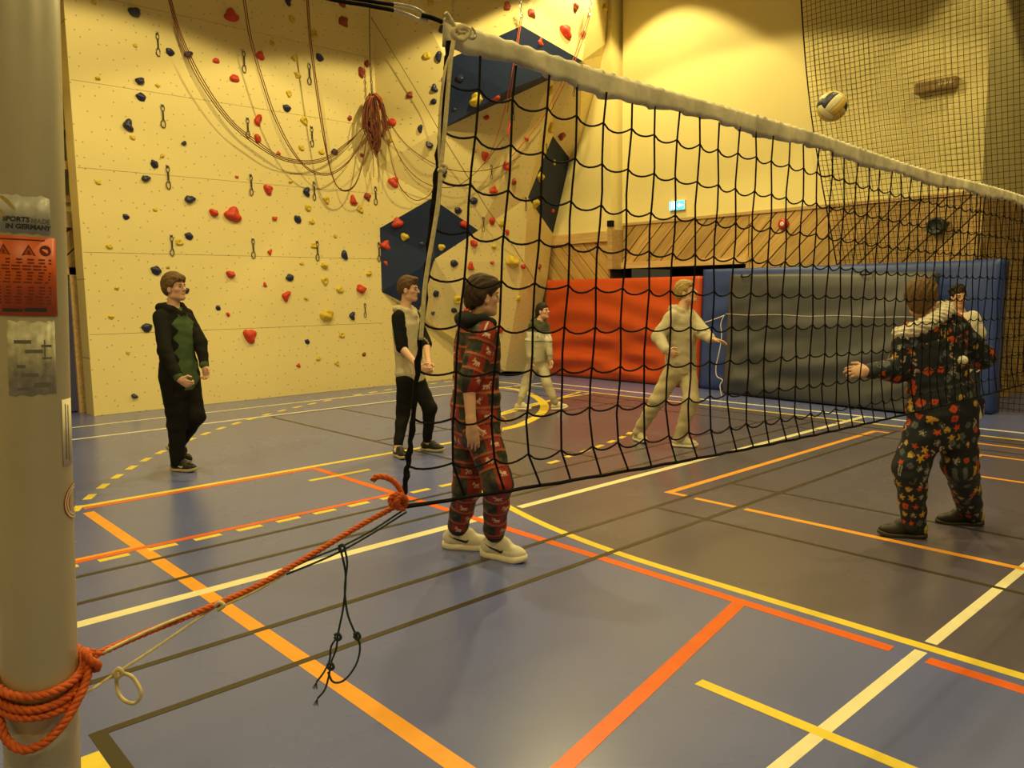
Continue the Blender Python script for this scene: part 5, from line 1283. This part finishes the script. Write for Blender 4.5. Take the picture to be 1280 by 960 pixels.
    def skin_col(V):
        C = np.tile(sk, (len(V), 1)); q = (V - hd) @ AX.T / hs
        lip = (np.abs(q[:, 0]) < 0.024) & (np.abs(q[:, 2] + 0.066) < 0.0115) & (q[:, 1] > 0.07); C[lip] = sk * np.array([0.82, 0.55, 0.55])
        ck = np.exp(-(((np.abs(q[:, 0]) - 0.042) / 0.02) ** 2 + ((q[:, 2] + 0.03) / 0.022) ** 2)) * (q[:, 1] > 0.03) * (np.abs(q[:, 2]) < 0.1); C *= 1 - ck[:, None] * np.array([0.0, 0.14, 0.14])
        return C
    Vs, Fs = [], []; off = 0
    def chunk(prims, h, box):
        nonlocal off
        vol, lo, h, ax = field(prims, h, k=0.03, box=box); V, F = nets(vol, lo, h); Vs.append(V); Fs.append(F + off); off += len(V)
    chunk([body_t] + limbs + nck, 0.014, None)
    hb = np.array([hd - 0.20 * hs, hd + 0.20 * hs]); chunk(nck + head_p, min(hres, 0.0065), (hb[0], hb[1] + np.array([0, 0, 0.0])))
    for i in (1, 2):
        pr = [q for q in limbs if q.tag == 'fa'][i - 1:i] + hand_p[i]
        chunk(pr, min(hres, 0.006) * 0.85, None)
    V = np.concatenate(Vs); F = np.concatenate(Fs)
    child(me_obj('body', V, F, M_SKIN, None, True, skin_col(V)), t)
    # eyes
    for sx in (1, -1):
        c = hp3(0.031 * sx, 0.0758, 0.003); bm = bmesh.new(); bmesh.ops.create_uvsphere(bm, u_segments=12, v_segments=8, radius=0.0106 * hs)
        e = child(me_obj('eye', [Vector(c) + v.co for v in bm.verts], [tuple(v.index for v in f.verts) for f in bm.faces], M_EYE, None, True), t); bm.free()
        mb = MB(); mb.lathe([(0.0064 * hs, -0.002 * hs), (0.0062 * hs, 0.0005 * hs), (0.0045 * hs, 0.0022 * hs), (0.001 * hs, 0.0030 * hs)], c + hf * 0.0088 * hs, hf, 12); child(mb.build('iris', M_IRIS), t)
        mb = MB(); mb.tube([hp3(sx * 0.016, 0.0905, 0.021), hp3(sx * 0.030, 0.0900, 0.0255), hp3(sx * 0.046, 0.0785, 0.022)], [0.0032 * hs, 0.0036 * hs, 0.002 * hs], 6); child(mb.build('eyebrow', hair_mat(*hair['col'])), t)
    # --- hair
    style = hair['style']; hm = hair_mat(*hair['col'])
    vol_p = []
    top = hair.get('top', 0.02)
    e0 = HE((0, -0.018, 0.040), (0.082 + hair.get('side', 0.006), 0.104 + hair.get('side', 0.006), 0.092 + top), 0.02); vol_p.append(e0)
    if style == 'fringe':
        vol_p += [HE((0.0, 0.055, 0.085), (0.062, 0.052, 0.030), 0.03), HE((0.02, 0.085, 0.060), (0.04, 0.022, 0.022), 0.02), HE((0, -0.085, -0.01), (0.06, 0.03, 0.05), 0.03)]
    if style == 'quiff': vol_p += [HE((0, 0.06, 0.105), (0.055, 0.04, 0.026), 0.03), HE((0, -0.085, 0.0), (0.055, 0.025, 0.05), 0.03)]
    if style == 'bowl': vol_p += [HE((0, 0.045, 0.07), (0.078, 0.065, 0.055), 0.03), HE((0.0, -0.05, 0.01), (0.088, 0.066, 0.075), 0.03), HE((0, -0.085, -0.045), (0.055, 0.03, 0.045), 0.03)]
    if style == 'curly':
        R = random.Random(4)
        for q in range(26):
            th = R.uniform(0, 6.28); ph = R.uniform(0.1, 1.35); c = (0.088 * math.cos(th) * math.sin(ph), -0.015 + 0.10 * math.sin(th) * math.sin(ph), 0.045 + 0.095 * math.cos(ph))
            if c[1] > 0.045 and c[2] < 0.075: continue
            vol_p.append(HE(c, (0.024, 0.024, 0.022), 0.01))
    if style == 'long':
        vol_p += [HE((0, -0.06, 0.0), (0.075, 0.05, 0.08), 0.03), HC((0.0, -0.11, 0.0), (0.01, -0.135, -0.10), 0.035, 0.03, 0.03), HC((0.01, -0.135, -0.10), (0.03, -0.12, -0.19), 0.03, 0.012, 0.03), HE((0, -0.115, 0.03), (0.03, 0.03, 0.03), 0.02)]
    line = hair.get('line', 0.062)
    vol, lo, h, ax = field(vol_p, 0.0055 * hs, k=0.02)
    X, Y, Z = ax[0][:, None, None] - hd[0], ax[1][None, :, None] - hd[1], ax[2][None, None, :] - hd[2]
    qx = (AX[0][0] * X + AX[0][1] * Y + AX[0][2] * Z) / hs; qy = (AX[1][0] * X + AX[1][1] * Y + AX[1][2] * Z) / hs; qz = (AX[2][0] * X + AX[2][1] * Y + AX[2][2] * Z) / hs
    back = hair.get('nape', -0.085)
    zl = np.interp(qy, [-0.11, -0.05, 0.0, 0.028, 0.05, 0.075, 0.11], [back, back + 0.01, hair.get('ear', 0.012), 0.0 if style != 'long' else -0.0, 0.035, line - 0.008, line])
    zl = zl + 0.006 * np.sin(95 * qx + 40 * qy) + 0.004 * np.sin(170 * qx)
    if style != 'long': vol = np.maximum(vol, ((zl - qz) * 0.8 * hs).astype(np.float32))
    else: vol = np.maximum(vol, (np.where(qy > -0.02, (zl - qz), -1) * 0.8 * hs).astype(np.float32))
    vol += (hs * (0.0022 * np.sin(150 * qx + 50 * qy + 3 * np.sin(40 * qz)) + 0.0016 * np.sin(260 * qx - 60 * qz))).astype(np.float32)
    V, F = nets(vol, lo, h); child(me_obj('hair', V, F, hm, None, True), t)
    # --- clothes
    ctx = dict(s=s, sh=sh, el=el, wr=wrs, hp=hp, kn=kn, an=an, nk=nk, pl=pl, up=up, cf=cf, rl=rl, tl=tl, BX=BX, prof=prof, hd=hd, hf=hf, hu=hu, t=t, cres=cres, ft=ft, nz=nz)
    clothes(ctx)
    for i in (1, 2): make_shoe(t, an[i], ft[i], s * shoes.get('scale', 1.0), shoes, i, nz(kn[i] - an[i]))
    return t

def make_shoe(t, an, ftd, s, st, side, shin):
    nz = lambda v: v / (np.linalg.norm(v) + 1e-12)
    f = ftd; upv = np.array([0, 0, 1.0]); lat = nz(np.cross(f, upv)); u = nz(np.cross(lat, f)) ; u = u if u[2] > 0 or abs(u[2]) < 1e-3 else -u
    o = an - u * 0.088 * s if abs(f[2]) > 0.25 else np.array([an[0], an[1], an[2] - 0.088 * s]) 
    if abs(f[2]) <= 0.25: o[2] = max(o[2], 0.004 * 0 + 0.0)
    AXs = [lat, f, u]; P = lambda x, y, z: o + s * (lat * x + f * y + u * z)
    r = lambda *q: [s * w for w in q]
    sh = empty('shoe', tuple(o)); sh.parent = t; sh.matrix_parent_inverse = Matrix.Translation(-Vector(t.location))
    def ch(ob): ob.parent = sh; ob.matrix_parent_inverse = Matrix.Translation(-Vector(sh.location)) ; return ob
    # sole: outline extruded
    th = st.get('sole_h', 0.026)
    out = []
    for (x, y) in ((0.030, -0.066), (0.037, -0.02), (0.035, 0.04), (0.046, 0.12), (0.043, 0.165), (0.022, 0.200), (-0.006, 0.205), (-0.034, 0.180), (-0.042, 0.13), (-0.036, 0.05), (-0.034, -0.02), (-0.030, -0.062), (-0.014, -0.078), (0.014, -0.080)): out.append((x * (1 if side == 1 else -1), y))
    m = catmull([(x, y, 0) for x, y in out + out[:1]], 4)[:-1]; n = len(m); V = []; F = []
    rock = lambda y: 0.012 * max(0, (y - 0.12) / 0.08) ** 2 + 0.004 * max(0, (-y - 0.04) / 0.04) ** 2
    for zz, k in ((0.0, 0.94), (0.006, 1.0), (th, 1.0), (th, 0.9)):
        for q in m: V.append(P(q.x * k, 0.06 + (q.y - 0.06) * k, zz + rock(q.y)))
    for a in range(3):
        for i in range(n): F.append((a * n + i, a * n + (i + 1) % n, (a + 1) * n + (i + 1) % n, (a + 1) * n + i))
    F += [tuple(range(n))[::-1], tuple(3 * n + i for i in range(n))]
    ch(me_obj('sole', V, F, st['sole'], None, True))
    E = lambda c, rr, k=0.02: (lambda e: (setattr(e, 'k', k * s), e)[1])(Ell(P(*c), AXs, r(*rr)))
    C = lambda a, b, ra, rb, k=0.02: (lambda e: (setattr(e, 'k', k * s), e)[1])(Cone(P(*a), P(*b), ra * s, rb * s))
    hi = st.get('collar', 0.088)
    pr = [E((0, -0.02, th + 0.030), (0.037, 0.058, 0.045)), E((0, 0.115, th + 0.016), (0.042, 0.085, 0.039)), E((0, 0.050, th + 0.046), (0.035, 0.066, 0.050)), C((0, -0.012, th + 0.03), (0, -0.012, hi), 0.040, 0.040)]
    cuts = [(P(0, 0, th - 0.004), u)]
    ch(build('upper', pr, 0.006, st['upper'], sh, cuts=cuts)) 
    if st.get('sock'):
        ch(build('sock', [Cone(an - shin * 0.02, an + shin * 0.075, 0.040 * s, 0.040 * s)], 0.007, st['sock'], sh))
    lm = st.get('lace', st['upper']); mb = MB()
    for q in range(4):
        y = 0.060 + 0.022 * q; z = th + 0.098 - 0.013 * q - 0.005 * q
        mb.tube([P(-0.022, y, z - 0.010), P(0, y + 0.003, z), P(0.022, y, z - 0.010)], 0.0032 * s, 5)
    ch(mb.build('laces', lm))
    if st.get('plate'):
        ch(build('heel_plate', [E((0, -0.060, th + 0.035), (0.034, 0.022, 0.040))], 0.006, st['plate'], sh, cuts=[(P(0, -0.052, 0), -f)]))
    if st.get('swoosh'):
        for sg in (1, -1):
            # a tick: hook at the front, long tail sweeping back and up
            pts = [(-0.045, 0.062), (-0.005, 0.040), (0.040, 0.028), (0.062, 0.030), (0.070, 0.038), (0.058, 0.046), (0.048, 0.044), (0.056, 0.036), (0.030, 0.040), (-0.010, 0.052)]
            cen = [(-0.050, 0.064, 0.001), (-0.02, 0.049, 0.004), (0.015, 0.036, 0.006), (0.045, 0.030, 0.0072), (0.058, 0.036, 0.006), (0.062, 0.046, 0.001)]
            V = []; F = []
            for (y, z, w) in cen:
                for dz in (-w, w):
                    zz = th + z - 0.012 + dz; 
                    V.append(P(sg * 0.060, y + 0.02, zz))
            # press the mark onto the upper
            up_o = [c for c in sh.children if c.name.startswith('upper')][0]
            W = []
            inv = Vector(sh.location)
            bv = BVHTree.FromPolygons([v.co for v in up_o.data.vertices], [tuple(p.vertices) for p in up_o.data.polygons])
            for v in V:
                loc, nn, ii, dd = bv.ray_cast(Vector(v), Vector(-sg * lat), 0.2)
                W.append(Vector(v) - Vector(lat) * sg * 0.03 * s if loc is None else loc + Vector(lat) * sg * 0.0018)
            for i in range(len(cen) - 1): F.append((2 * i, 2 * i + 2, 2 * i + 3, 2 * i + 1))
            ob = me_obj('swoosh', W, F, st['swoosh']); md = ob.modifiers.new('s', 'SOLIDIFY'); md.thickness = 0.002; md.offset = 0; ch(ob)

# ---- garment helpers
def top_prims(c, g, sleeve=(1.0, 1.0), puff=0.012, hem=-0.02, arm=0.020, wst=1.05):
    s = c['s']; pr = []
    P = [p for p in c['prof'](g, wst)]
    P = [(hem, np.interp(hem, [q[0] for q in P], [q[1] for q in P]), np.interp(hem, [q[0] for q in P], [q[2] for q in P]))] + [q for q in P if q[0] > hem + 0.01]
    P[-1] = (P[-1][0] + 0.005, P[-1][1], P[-1][2])
    pr.append(Torso(c['pl'], c['BX'], P))
    for i in (1, 2):
        sl = sleeve[i - 1]
        if sl <= 0:                                   # short sleeve: |sl| of the upper arm
            e = c['sh'][i] + (c['el'][i] - c['sh'][i]) * (-sl if sl else 0.6)
            pr.append(Cone(c['sh'][i], e, 0.056 * s + arm, 0.060 * s + arm, 'ua%d' % i))
        else:
            pr.append(Cone(c['sh'][i], c['el'][i], 0.052 * s + arm, 0.046 * s + arm, 'ua%d' % i))
            e = c['el'][i] + (c['wr'][i] - c['el'][i]) * sl
            if sl > 0.06: pr.append(Cone(c['el'][i], e, 0.046 * s + arm, 0.036 * s + arm * 0.55, 'fa%d' % i))
    return pr
def leg_prims(c, g, crotch=0.0, end=0.94, cuff=0.010):
    s = c['s']; pr = []
    for i in (1, 2):
        a = c['hp'][i]; pr.append(Cone(a, c['kn'][i], 0.090 * s + g, 0.062 * s + g, 'th%d' % i))
        e = c['kn'][i] + (c['an'][i] - c['kn'][i]) * end
        pr.append(Cone(c['kn'][i], e, 0.062 * s + g, 0.044 * s + cuff, 'ca%d' % i))
    pr.append(Torso(c['pl'], c['BX'], [(-0.13 * s - crotch, 0.10 * s + g, 0.075 * s + g), (-0.06 * s, 0.145 * s + g, 0.105 * s + g), (0.05 * s, 0.160 * s + g, 0.112 * s + g), (0.16 * s, 0.145 * s + g, 0.105 * s + g)], 'hips'))
    return pr
def hood_prims(c, big=1.0, back=0.075):
    s = c['s']; nk, up, cf, rl = c['nk'], c['up'], c['cf'], c['rl']
    A = [rl, cf, up]; pr = [Ell(nk - cf * back * s + up * 0.02 * s, A, [0.115 * s * big, 0.055 * s * big, 0.05 * s * big], 'hood')]
    pts = [nk - cf * 0.06 * s + rl * 0.09 * s + up * 0.03 * s, nk + rl * 0.10 * s - cf * 0.0 + up * 0.03 * s, nk + rl * 0.07 * s + cf * 0.06 * s - up * 0.0 * s, nk + rl * 0.02 * s + cf * 0.095 * s - up * 0.05 * s]
    for a, b in zip(pts[:-1], pts[1:]):
        pr.append(Cone(a, b, 0.030 * s * big, 0.026 * s * big, 'hood'))
        m = lambda p: p - rl * 2 * ((p - nk) @ rl)
        pr.append(Cone(m(a), m(b), 0.030 * s * big, 0.026 * s * big, 'hood'))
    return pr
def cuff_prims(c, ends, r):
    return []

# ---------------------------------------------------------------- the seven players
M_SHOE_W = mat('white_leather', (0.72, 0.66, 0.52), 0.45, noise=(30, 0.05)); M_SOLE_W = mat('white_rubber', (0.74, 0.68, 0.54), 0.6); M_SHOE_B = mat('black_shoe', (0.014, 0.012, 0.010), 0.5); M_SOLE_B = mat('black_rubber', (0.02, 0.017, 0.012), 0.5)
M_SHOE_C = mat('cream_knit', (0.62, 0.55, 0.40), 0.7, noise=(50, 0.1)); M_SOCK = mat('white_sock', (0.75, 0.70, 0.58), 0.9); M_SWW = mat('mark_white', (0.8, 0.78, 0.7), 0.5); M_SWB = mat('mark_black', (0.015, 0.013, 0.012), 0.4); M_SOLE_T = mat('tan_rubber', (0.45, 0.36, 0.20), 0.6); M_GOLD = mat('gold_plate', (0.55, 0.42, 0.14), 0.3, metal=0.6)
K = np.array

def wear_dino(c):
    BLK, GRN = K([0.012, 0.011, 0.010]), K([0.075, 0.120, 0.052])
    pr = top_prims(c, 0.030, (0.93, 0.93), arm=0.014) + leg_prims(c, 0.022, 0.03, 0.97, 0.022) + hood_prims(c, 1.05)
    T = pr[0]
    def col(V):
        i, S, A = nearest(pr, V); C = np.tile(BLK, (len(V), 1)); q = T.loc(V); tag_ = K([p.tag for p in pr])[i]
        u = q[:, 2] / 0.135; tri = np.abs(u - np.floor(u) - 0.5) * 2
        lim = np.interp(q[:, 2], [-0.15, 0.0, 0.25, c['tl'] * 0.85, c['tl'] * 0.98], [0.02, 0.085, 0.085, 0.075, 0.02]) + 0.050 * tri
        g = (np.abs(q[:, 0]) < lim) & (q[:, 1] > 0.02) & (q[:, 2] > -0.10) & np.isin(tag_, ['torso', 'hips']); C[g] = GRN
        for n in (1, 2):
            cu = np.linalg.norm(V - (c['el'][n] + (c['wr'][n] - c['el'][n]) * 0.95), axis=1) < 0.05; C[cu & (np.char.startswith(tag_, 'fa'))] = GRN * 0.8
        return C
    build('onesie', pr, c['cres'], M_CLOTH, c['t'], col, k=0.035, fold=0.0035, seed=1)
person('boy in a black hooded onesie with a green zigzag front, mid-step by the climbing wall', 7.64, (219, 360), (216, 387), (225, 474), (0.95, -0.30), (0.91, -0.42),
       {1: [(206, 438, -0.27), (224, 474, -0.36)], 2: [(250, 427, 0.06), (256, 458, -0.04)]},
       {1: [(221, 530, -0.06), ('g', 222, 577), (0.95, -0.25)], 2: [(245, 520, 0.02), (222, 556, 0.28), (0.75, 0.1, -0.6)]},
       wear_dino, dict(style='fringe', col=('light_brown', (0.135, 0.075, 0.028)), top=0.026, side=0.012, nape=-0.07), s=1.04, hs=1.04,
       shoes=dict(upper=M_SHOE_B, sole=M_SOLE_T, swoosh=M_SWW, lace=M_SHOE_B), hands={1: dict(curl=1.25, dir=(0.8, -0.1, -0.45)), 2: dict(curl=0.9)}, tilt=-0.1)

def wear_vest(c):
    CRM, BLK = K([0.52, 0.46, 0.30]), K([0.010, 0.010, 0.010])
    pr = top_prims(c, 0.024, (0.04, 0.04), arm=0.016, hem=-0.05) + hood_prims(c, 0.95)
    def col(V):
        i, S, A = nearest(pr, V); tag_ = K([p.tag for p in pr])[i]; C = np.tile(CRM, (len(V), 1)); C[np.char.startswith(tag_, 'ua')] = BLK; C[np.char.startswith(tag_, 'fa')] = BLK
        q = pr[0].loc(V); z = (np.abs(q[:, 0]) < 0.005) & (q[:, 1] > 0.05); C[z] = CRM * 0.55; C[(q[:, 2] < -0.02) & (q[:, 1] < 0.0)] = BLK
        return C
    build('hooded_top', pr, c['cres'], M_CLOTH, c['t'], col, k=0.03, fold=0.0035, seed=2)
    pr2 = leg_prims(c, 0.012, 0.0, 0.90, 0.004)
    build('trousers', pr2, c['cres'], M_CLOTH, c['t'], lambda V: np.tile(BLK, (len(V), 1)), k=0.03, fold=0.004, seed=3)
person('boy with black sleeves and cream hooded vest, hands clasped, in black joggers', 8.35, (511, 362), (507, 389), (513, 471), (0.97, -0.22), (0.91, -0.42),
       {1: [(502, 434, -0.20), (523, 459, -0.40)], 2: [(533, 430, -0.05), (536, 456, -0.28)]},
       {1: [(504, 516, -0.02), ('g', 497, 560), (0.55, -0.83)], 2: [(537, 510, -0.05), ('g', 534, 553), (0.90, -0.40)]},
       wear_vest, dict(style='quiff', col=('brown', (0.10, 0.052, 0.02)), top=0.018, side=0.003, nape=-0.055), s=1.02, hs=1.02,
       shoes=dict(upper=M_SHOE_B, sole=M_SOLE_T, lace=M_SHOE_W, sock=M_SOCK), hands={1: dict(curl=0.9, dir=(0.9, -0.3, -0.35), palm=(0.3, 0.9, 0.2)), 2: dict(curl=0.9, dir=(0.3, -0.6, -0.6))})

def wear_reindeer(c):
    pr = top_prims(c, 0.032, (0.02, 0.02), arm=0.026) + leg_prims(c, 0.030, 0.05, 0.80, 0.026)
    hood = hood_prims(c, 1.1, 0.085)
    def col(V):
        i, S, A = nearest(pr, V); C = np.zeros((len(V), 3)); tl = c['tl']
        for k, p in enumerate(pr):
            m = i == k
            if not m.any(): continue
            off = {'torso': 0, 'hips': 0}.get(p.tag, k + 1); s_ = S[m]
            if p.tag.startswith('ca'): s_ = s_ + np.linalg.norm(c['kn'][1] - c['hp'][1]); off -= 1
            C[m] = print_reindeer(-s_ if p.tag not in ('torso', 'hips') else s_, A[m] + 0.05, off if p.tag not in ('torso', 'hips') else 0)
        for n in (1, 2):
            e = c['kn'][n] + (c['an'][n] - c['kn'][n]) * 0.80; ax_ = c['nz'](c['an'][n] - c['kn'][n]); q = (V - e) @ ax_
            C[(q > 0.004) & (np.linalg.norm(V - e, axis=1) < 0.12)] = (0.015, 0.013, 0.012)
        return C
    build('onesie', pr, 0.0065, M_FLEECE, c['t'], col, k=0.035, fold=0.0045, seed=5)
    build('hood', hood, 0.009, M_CLOTH, c['t'], lambda V: np.tile(K([0.018, 0.020, 0.022]), (len(V), 1)), k=0.03, fold=0.003, seed=6)
person('boy in a red and black reindeer patchwork onesie standing nearest behind the net', 4.95, (604, 371), (597, 404), (594, 522), (0.90, 0.42), (0.93, 0.36),
       {1: [(586, 478, -0.22), (589, 531, -0.28)], 2: [(610, 478, 0.22), (617, 515, 0.16)]},
       {1: [(622, 603, -0.22), ('g', 617, 679), (0.86, -0.5)], 2: [(584, 608, 0.06), ('g', 570, 668), (0.98, -0.2)]},
       wear_reindeer, dict(style='bowl', col=('dark_brown', (0.040, 0.022, 0.010)), top=0.016, side=0.006, nape=-0.075), s=1.0, hs=1.0,
       shoes=dict(upper=M_SHOE_W, sole=M_SOLE_W, swoosh=M_SWB, lace=M_SHOE_W, sole_h=0.032, sock=M_SOCK, scale=1.2), hands={1: dict(curl=0.35, dir=(0.12, 0, -1), palm=(0.2, 0.9, 0), thumb=(0.9, 0.3, 0)), 2: dict(curl=0.5)}, hres=0.0055)

def wear_girl(c):
    BEI, DRK = K([0.44, 0.39, 0.27]), K([0.075, 0.075, 0.05])
    pr = top_prims(c, 0.030, (0.95, 0.95), arm=0.018) + leg_prims(c, 0.016, 0.02, 0.95, 0.008) + hood_prims(c, 0.95)
    T = pr[0]
    def col(V):
        q = T.loc(V); h_ = q[:, 2] / c['tl']; C = np.tile(BEI, (len(V), 1)); C[h_ > 0.76] = DRK
        b = (h_ > 0.50) & (h_ <= 0.76); C[b] = K([0.60, 0.55, 0.42]); u = np.sin(q[:, 0] * 70 + 2 * np.arctan2(q[:, 0], q[:, 1]) * 3); C[b & (u > 0.55) & (np.abs(h_ - 0.63) < 0.05)] = K([0.34, 0.32, 0.24]); C[(np.abs(h_ - 0.50) < 0.016) | (np.abs(h_ - 0.76) < 0.012)] = DRK * 2.2
        for n in (1, 2):
            m = np.linalg.norm(V - (c['el'][n] + (c['wr'][n] - c['el'][n]) * 0.86), axis=1) < 0.055; C[m] = BEI * 0.6; m = np.linalg.norm(V - (c['kn'][n] + (c['an'][n] - c['kn'][n]) * 0.86), axis=1) < 0.07; C[m] = BEI * 0.6
        return C
    build('onesie', pr, 0.011, M_CLOTH, c['t'], col, k=0.03, fold=0.004, seed=8)
person('girl with dark tied-back hair in a grey beige onesie by the red mat', 11.6, (679, 389), (674, 403), (672, 449), (0.80, -0.60, 0.0), (0.70, -0.70),
       {1: [(661, 427, -0.12), (663, 453, -0.18)], 2: [(685, 427, -0.05), (688, 450, -0.15)]},
       {1: [(658, 478, -0.05), ('g', 649, 505), (0.95, -0.25)], 2: [(684, 480, -0.2), ('g', 695, 505), (0.93, -0.3, 0.12)]},
       wear_girl, dict(style='long', col=('black_brown', (0.022, 0.013, 0.008)), top=0.012, side=0.004), s=0.90, hs=0.92, skin=(0.58, 0.34, 0.22),
       shoes=dict(upper=M_SHOE_C, sole=M_SOLE_W, lace=M_SHOE_W), hands={1: dict(curl=0.5), 2: dict(curl=0.5)}, hres=0.0065, tilt=-0.12)

def wear_cream(c):
    CRM = K([0.50, 0.44, 0.30])
    pr = top_prims(c, 0.034, (0.93, 0.93), arm=0.026, hem=-0.09) + hood_prims(c, 1.1)
    def col(V):
        q = pr[0].loc(V); C = np.tile(CRM, (len(V), 1)); z = (np.abs(q[:, 0]) < 0.006) & (q[:, 1] > 0.05) & (q[:, 2] > c['tl'] * 0.60); C[z] = CRM * 0.45; return C
    build('hoodie', pr, c['cres'], M_CLOTH, c['t'], col, k=0.03, fold=0.005, seed=11)
    build('trousers', leg_prims(c, 0.022, 0.02, 0.96, 0.020), c['cres'], M_CLOTH, c['t'], lambda V: np.tile(CRM * K([1.02, 0.99, 0.95]), (len(V), 1)), k=0.03, fold=0.005, seed=12)
person('blond boy in an all-cream hoodie and joggers striding in front of the mats', 8.6, (858, 366), (852, 389), (851, 456), (0.85, -0.45, 0.0), (0.62, -0.78),
       {1: [(823, 421, -0.12), (833, 439, -0.34)], 2: [(878, 415, -0.12), (889, 424, -0.36)]},
       {1: [(822, 500, 0.02), ('g', 797, 541), (0.35, -0.92)], 2: [(864, 500, -0.2), ('g', 849, 548), (0.92, -0.35)]},
       wear_cream, dict(style='fringe', col=('blond', (0.36, 0.25, 0.085)), top=0.018, side=0.006, nape=-0.06), s=1.0, hs=1.02, skin=(0.62, 0.37, 0.22),
       shoes=dict(upper=M_SHOE_C, sole=M_SOLE_W, lace=M_SHOE_W), hands={1: dict(curl=0.8, dir=(0.8, -0.3, -0.35)), 2: dict(curl=0.3, dir=(0.9, -0.25, -0.15), palm=(0, -0.2, -1))}, tilt=-0.28)

def wear_xmas(c):
    pr = top_prims(c, 0.046, (0.90, 0.90), arm=0.030) + leg_prims(c, 0.044, 0.11, 0.96, 0.034)
    def col(V):
        i, S, A = nearest(pr, V); C = np.zeros((len(V), 3))
        for k, p in enumerate(pr):
            m = i == k
            if m.any(): C[m] = print_xmas(S[m], A[m], 0 if p.tag in ('torso', 'hips') else k + 1)
        return C
    build('onesie', pr, 0.0062, M_FLEECE, c['t'], col, k=0.04, fold=0.006, seed=21)
    s = c['s']; nk, up, cf, rl = c['nk'], c['up'], c['cf'], c['rl']
    # hood lying on the back, edged with white fur
    hp_ = [Ell(nk - cf * 0.10 * s - up * 0.06 * s, [rl, cf, up], [0.15 * s, 0.05 * s, 0.13 * s], 'hood')]
    def colh(V):
        i, S, A = nearest(hp_, V); return print_xmas(S, A, 5)
    build('hood', hp_, 0.0065, M_FLEECE, c['t'], colh, fold=0.005, seed=22)
    pts = []
    for k in range(15):
        a = math.radians(-115 + 230 * k / 14); pts.append(nk + rl * (math.sin(a) * 0.150 - 0.045) * s - cf * math.cos(a) * 0.125 * s + up * (0.015 + 0.012 * math.cos(a) + 0.050 * math.sin(a)) * s)
    fur = [Cone(a, b, 0.040 * s, 0.040 * s) for a, b in zip(pts[:-1], pts[1:])]
    vol, lo, h, ax = field(fur, 0.0065, k=0.02)
    X, Y, Z = ax[0][:, None, None], ax[1][None, :, None], ax[2][None, None, :]
    vol += (0.006 * np.sin(170 * X + 40 * Z) * np.sin(150 * Y - 60 * Z) + 0.005 * np.sin(210 * Z + 90 * X)).astype(np.float32)
    V, F = nets(vol, lo, h); child(me_obj('fur_trim', V, F, M_FUR, None, True), c['t'])
    pc = nk - cf * 0.165 * s - up * 0.26 * s + rl * 0.07 * s
    V, F = nets(*(lambda q: (q[0] + (0.003 * np.sin(300 * q[3][0][:, None, None]) * np.sin(300 * q[3][2][None, None, :])).astype(np.float32), q[1], q[2]))(field([Ell(pc, np.eye(3), [0.030, 0.030, 0.030])], 0.005))); child(me_obj('pompom', V, F, M_FUR, None, True), c['t'])
person('boy in a dark festive print onesie with a white fur hood edge, seen from behind', 5.15, (1152, 374), (1162, 402), (1178, 512), (0.55, 0.83), (-0.12, 0.99),
       {1: [(1228, 446, 0.10), (1210, 452, 0.36)], 2: [(1122, 463, 0.02), (1086, 464, -0.08)]},
       {1: [(1200, 580, 0.02), ('g', 1214, 640), (-0.93, 0.3, -0.06)], 2: [(1138, 584, 0.02), ('g', 1142, 655), (-0.95, 0.28)]},
       wear_xmas, dict(style='bowl', col=('mid_brown', (0.12, 0.065, 0.024)), top=0.016, side=0.010, nape=-0.125, ear=-0.035), s=1.02, hs=1.04,
       shoes=dict(upper=M_SHOE_B, sole=M_SOLE_B, lace=M_SHOE_B, collar=0.13, scale=1.08, plate=M_GOLD), hands={2: dict(curl=0.75, dir=(-1, 0, 0.02), palm=(0, 0.9, -0.3), thumb=(0, 0.5, 0.9)), 1: dict(curl=0.8)}, hres=0.0055)

def wear_tee(c):
    WHT, DRK = K([0.72, 0.66, 0.52]), K([0.30, 0.22, 0.10])
    pr = top_prims(c, 0.026, (-0.75, -0.75), arm=0.020, hem=-0.10)
    def col(V):
        q = pr[0].loc(V); C = np.tile(WHT, (len(V), 1)); m = (np.abs(q[:, 0]) < 0.05) & (q[:, 1] > 0.05) & (np.abs(q[:, 2] - c['tl'] * 0.62) < 0.018) & (np.sin(q[:, 0] * 260) > -0.3); C[m] = K([0.05, 0.05, 0.05]); return C
    build('t_shirt', pr, 0.010, M_CLOTH, c['t'], col, k=0.03, fold=0.004, seed=31)
    build('trousers', leg_prims(c, 0.014, 0.0, 0.92, 0.006), 0.011, M_CLOTH, c['t'], lambda V: np.tile(K([0.02, 0.022, 0.035]), (len(V), 1)), k=0.03, fold=0.004, seed=32)
person('dark-haired boy in a white t-shirt half hidden behind the festive onesie', 9.0, (1198, 372), (1200, 392), (1203, 458), (-0.12, -0.99, 0.0), (0.05, -1.0),
       {1: [(1176, 423, 0.02), (1180, 448, -0.12)], 2: [(1226, 424, 0.02), (1224, 452, -0.08)]},
       {1: [(1194, 500, -0.08), ('g', 1190, 540), (-0.1, -1.0)], 2: [(1216, 498, -0.22), (1226, 502, 0.15), (0.25, 0.1, -0.95)]},
       wear_tee, dict(style='curly', col=('black', (0.012, 0.008, 0.006)), top=0.012, side=0.002), s=0.97, hs=0.98, skin=(0.52, 0.29, 0.17),
       shoes=dict(upper=M_SHOE_B, sole=M_SOLE_W, lace=M_SHOE_W), hands={1: dict(curl=0.6), 2: dict(curl=0.6)}, hres=0.0065)
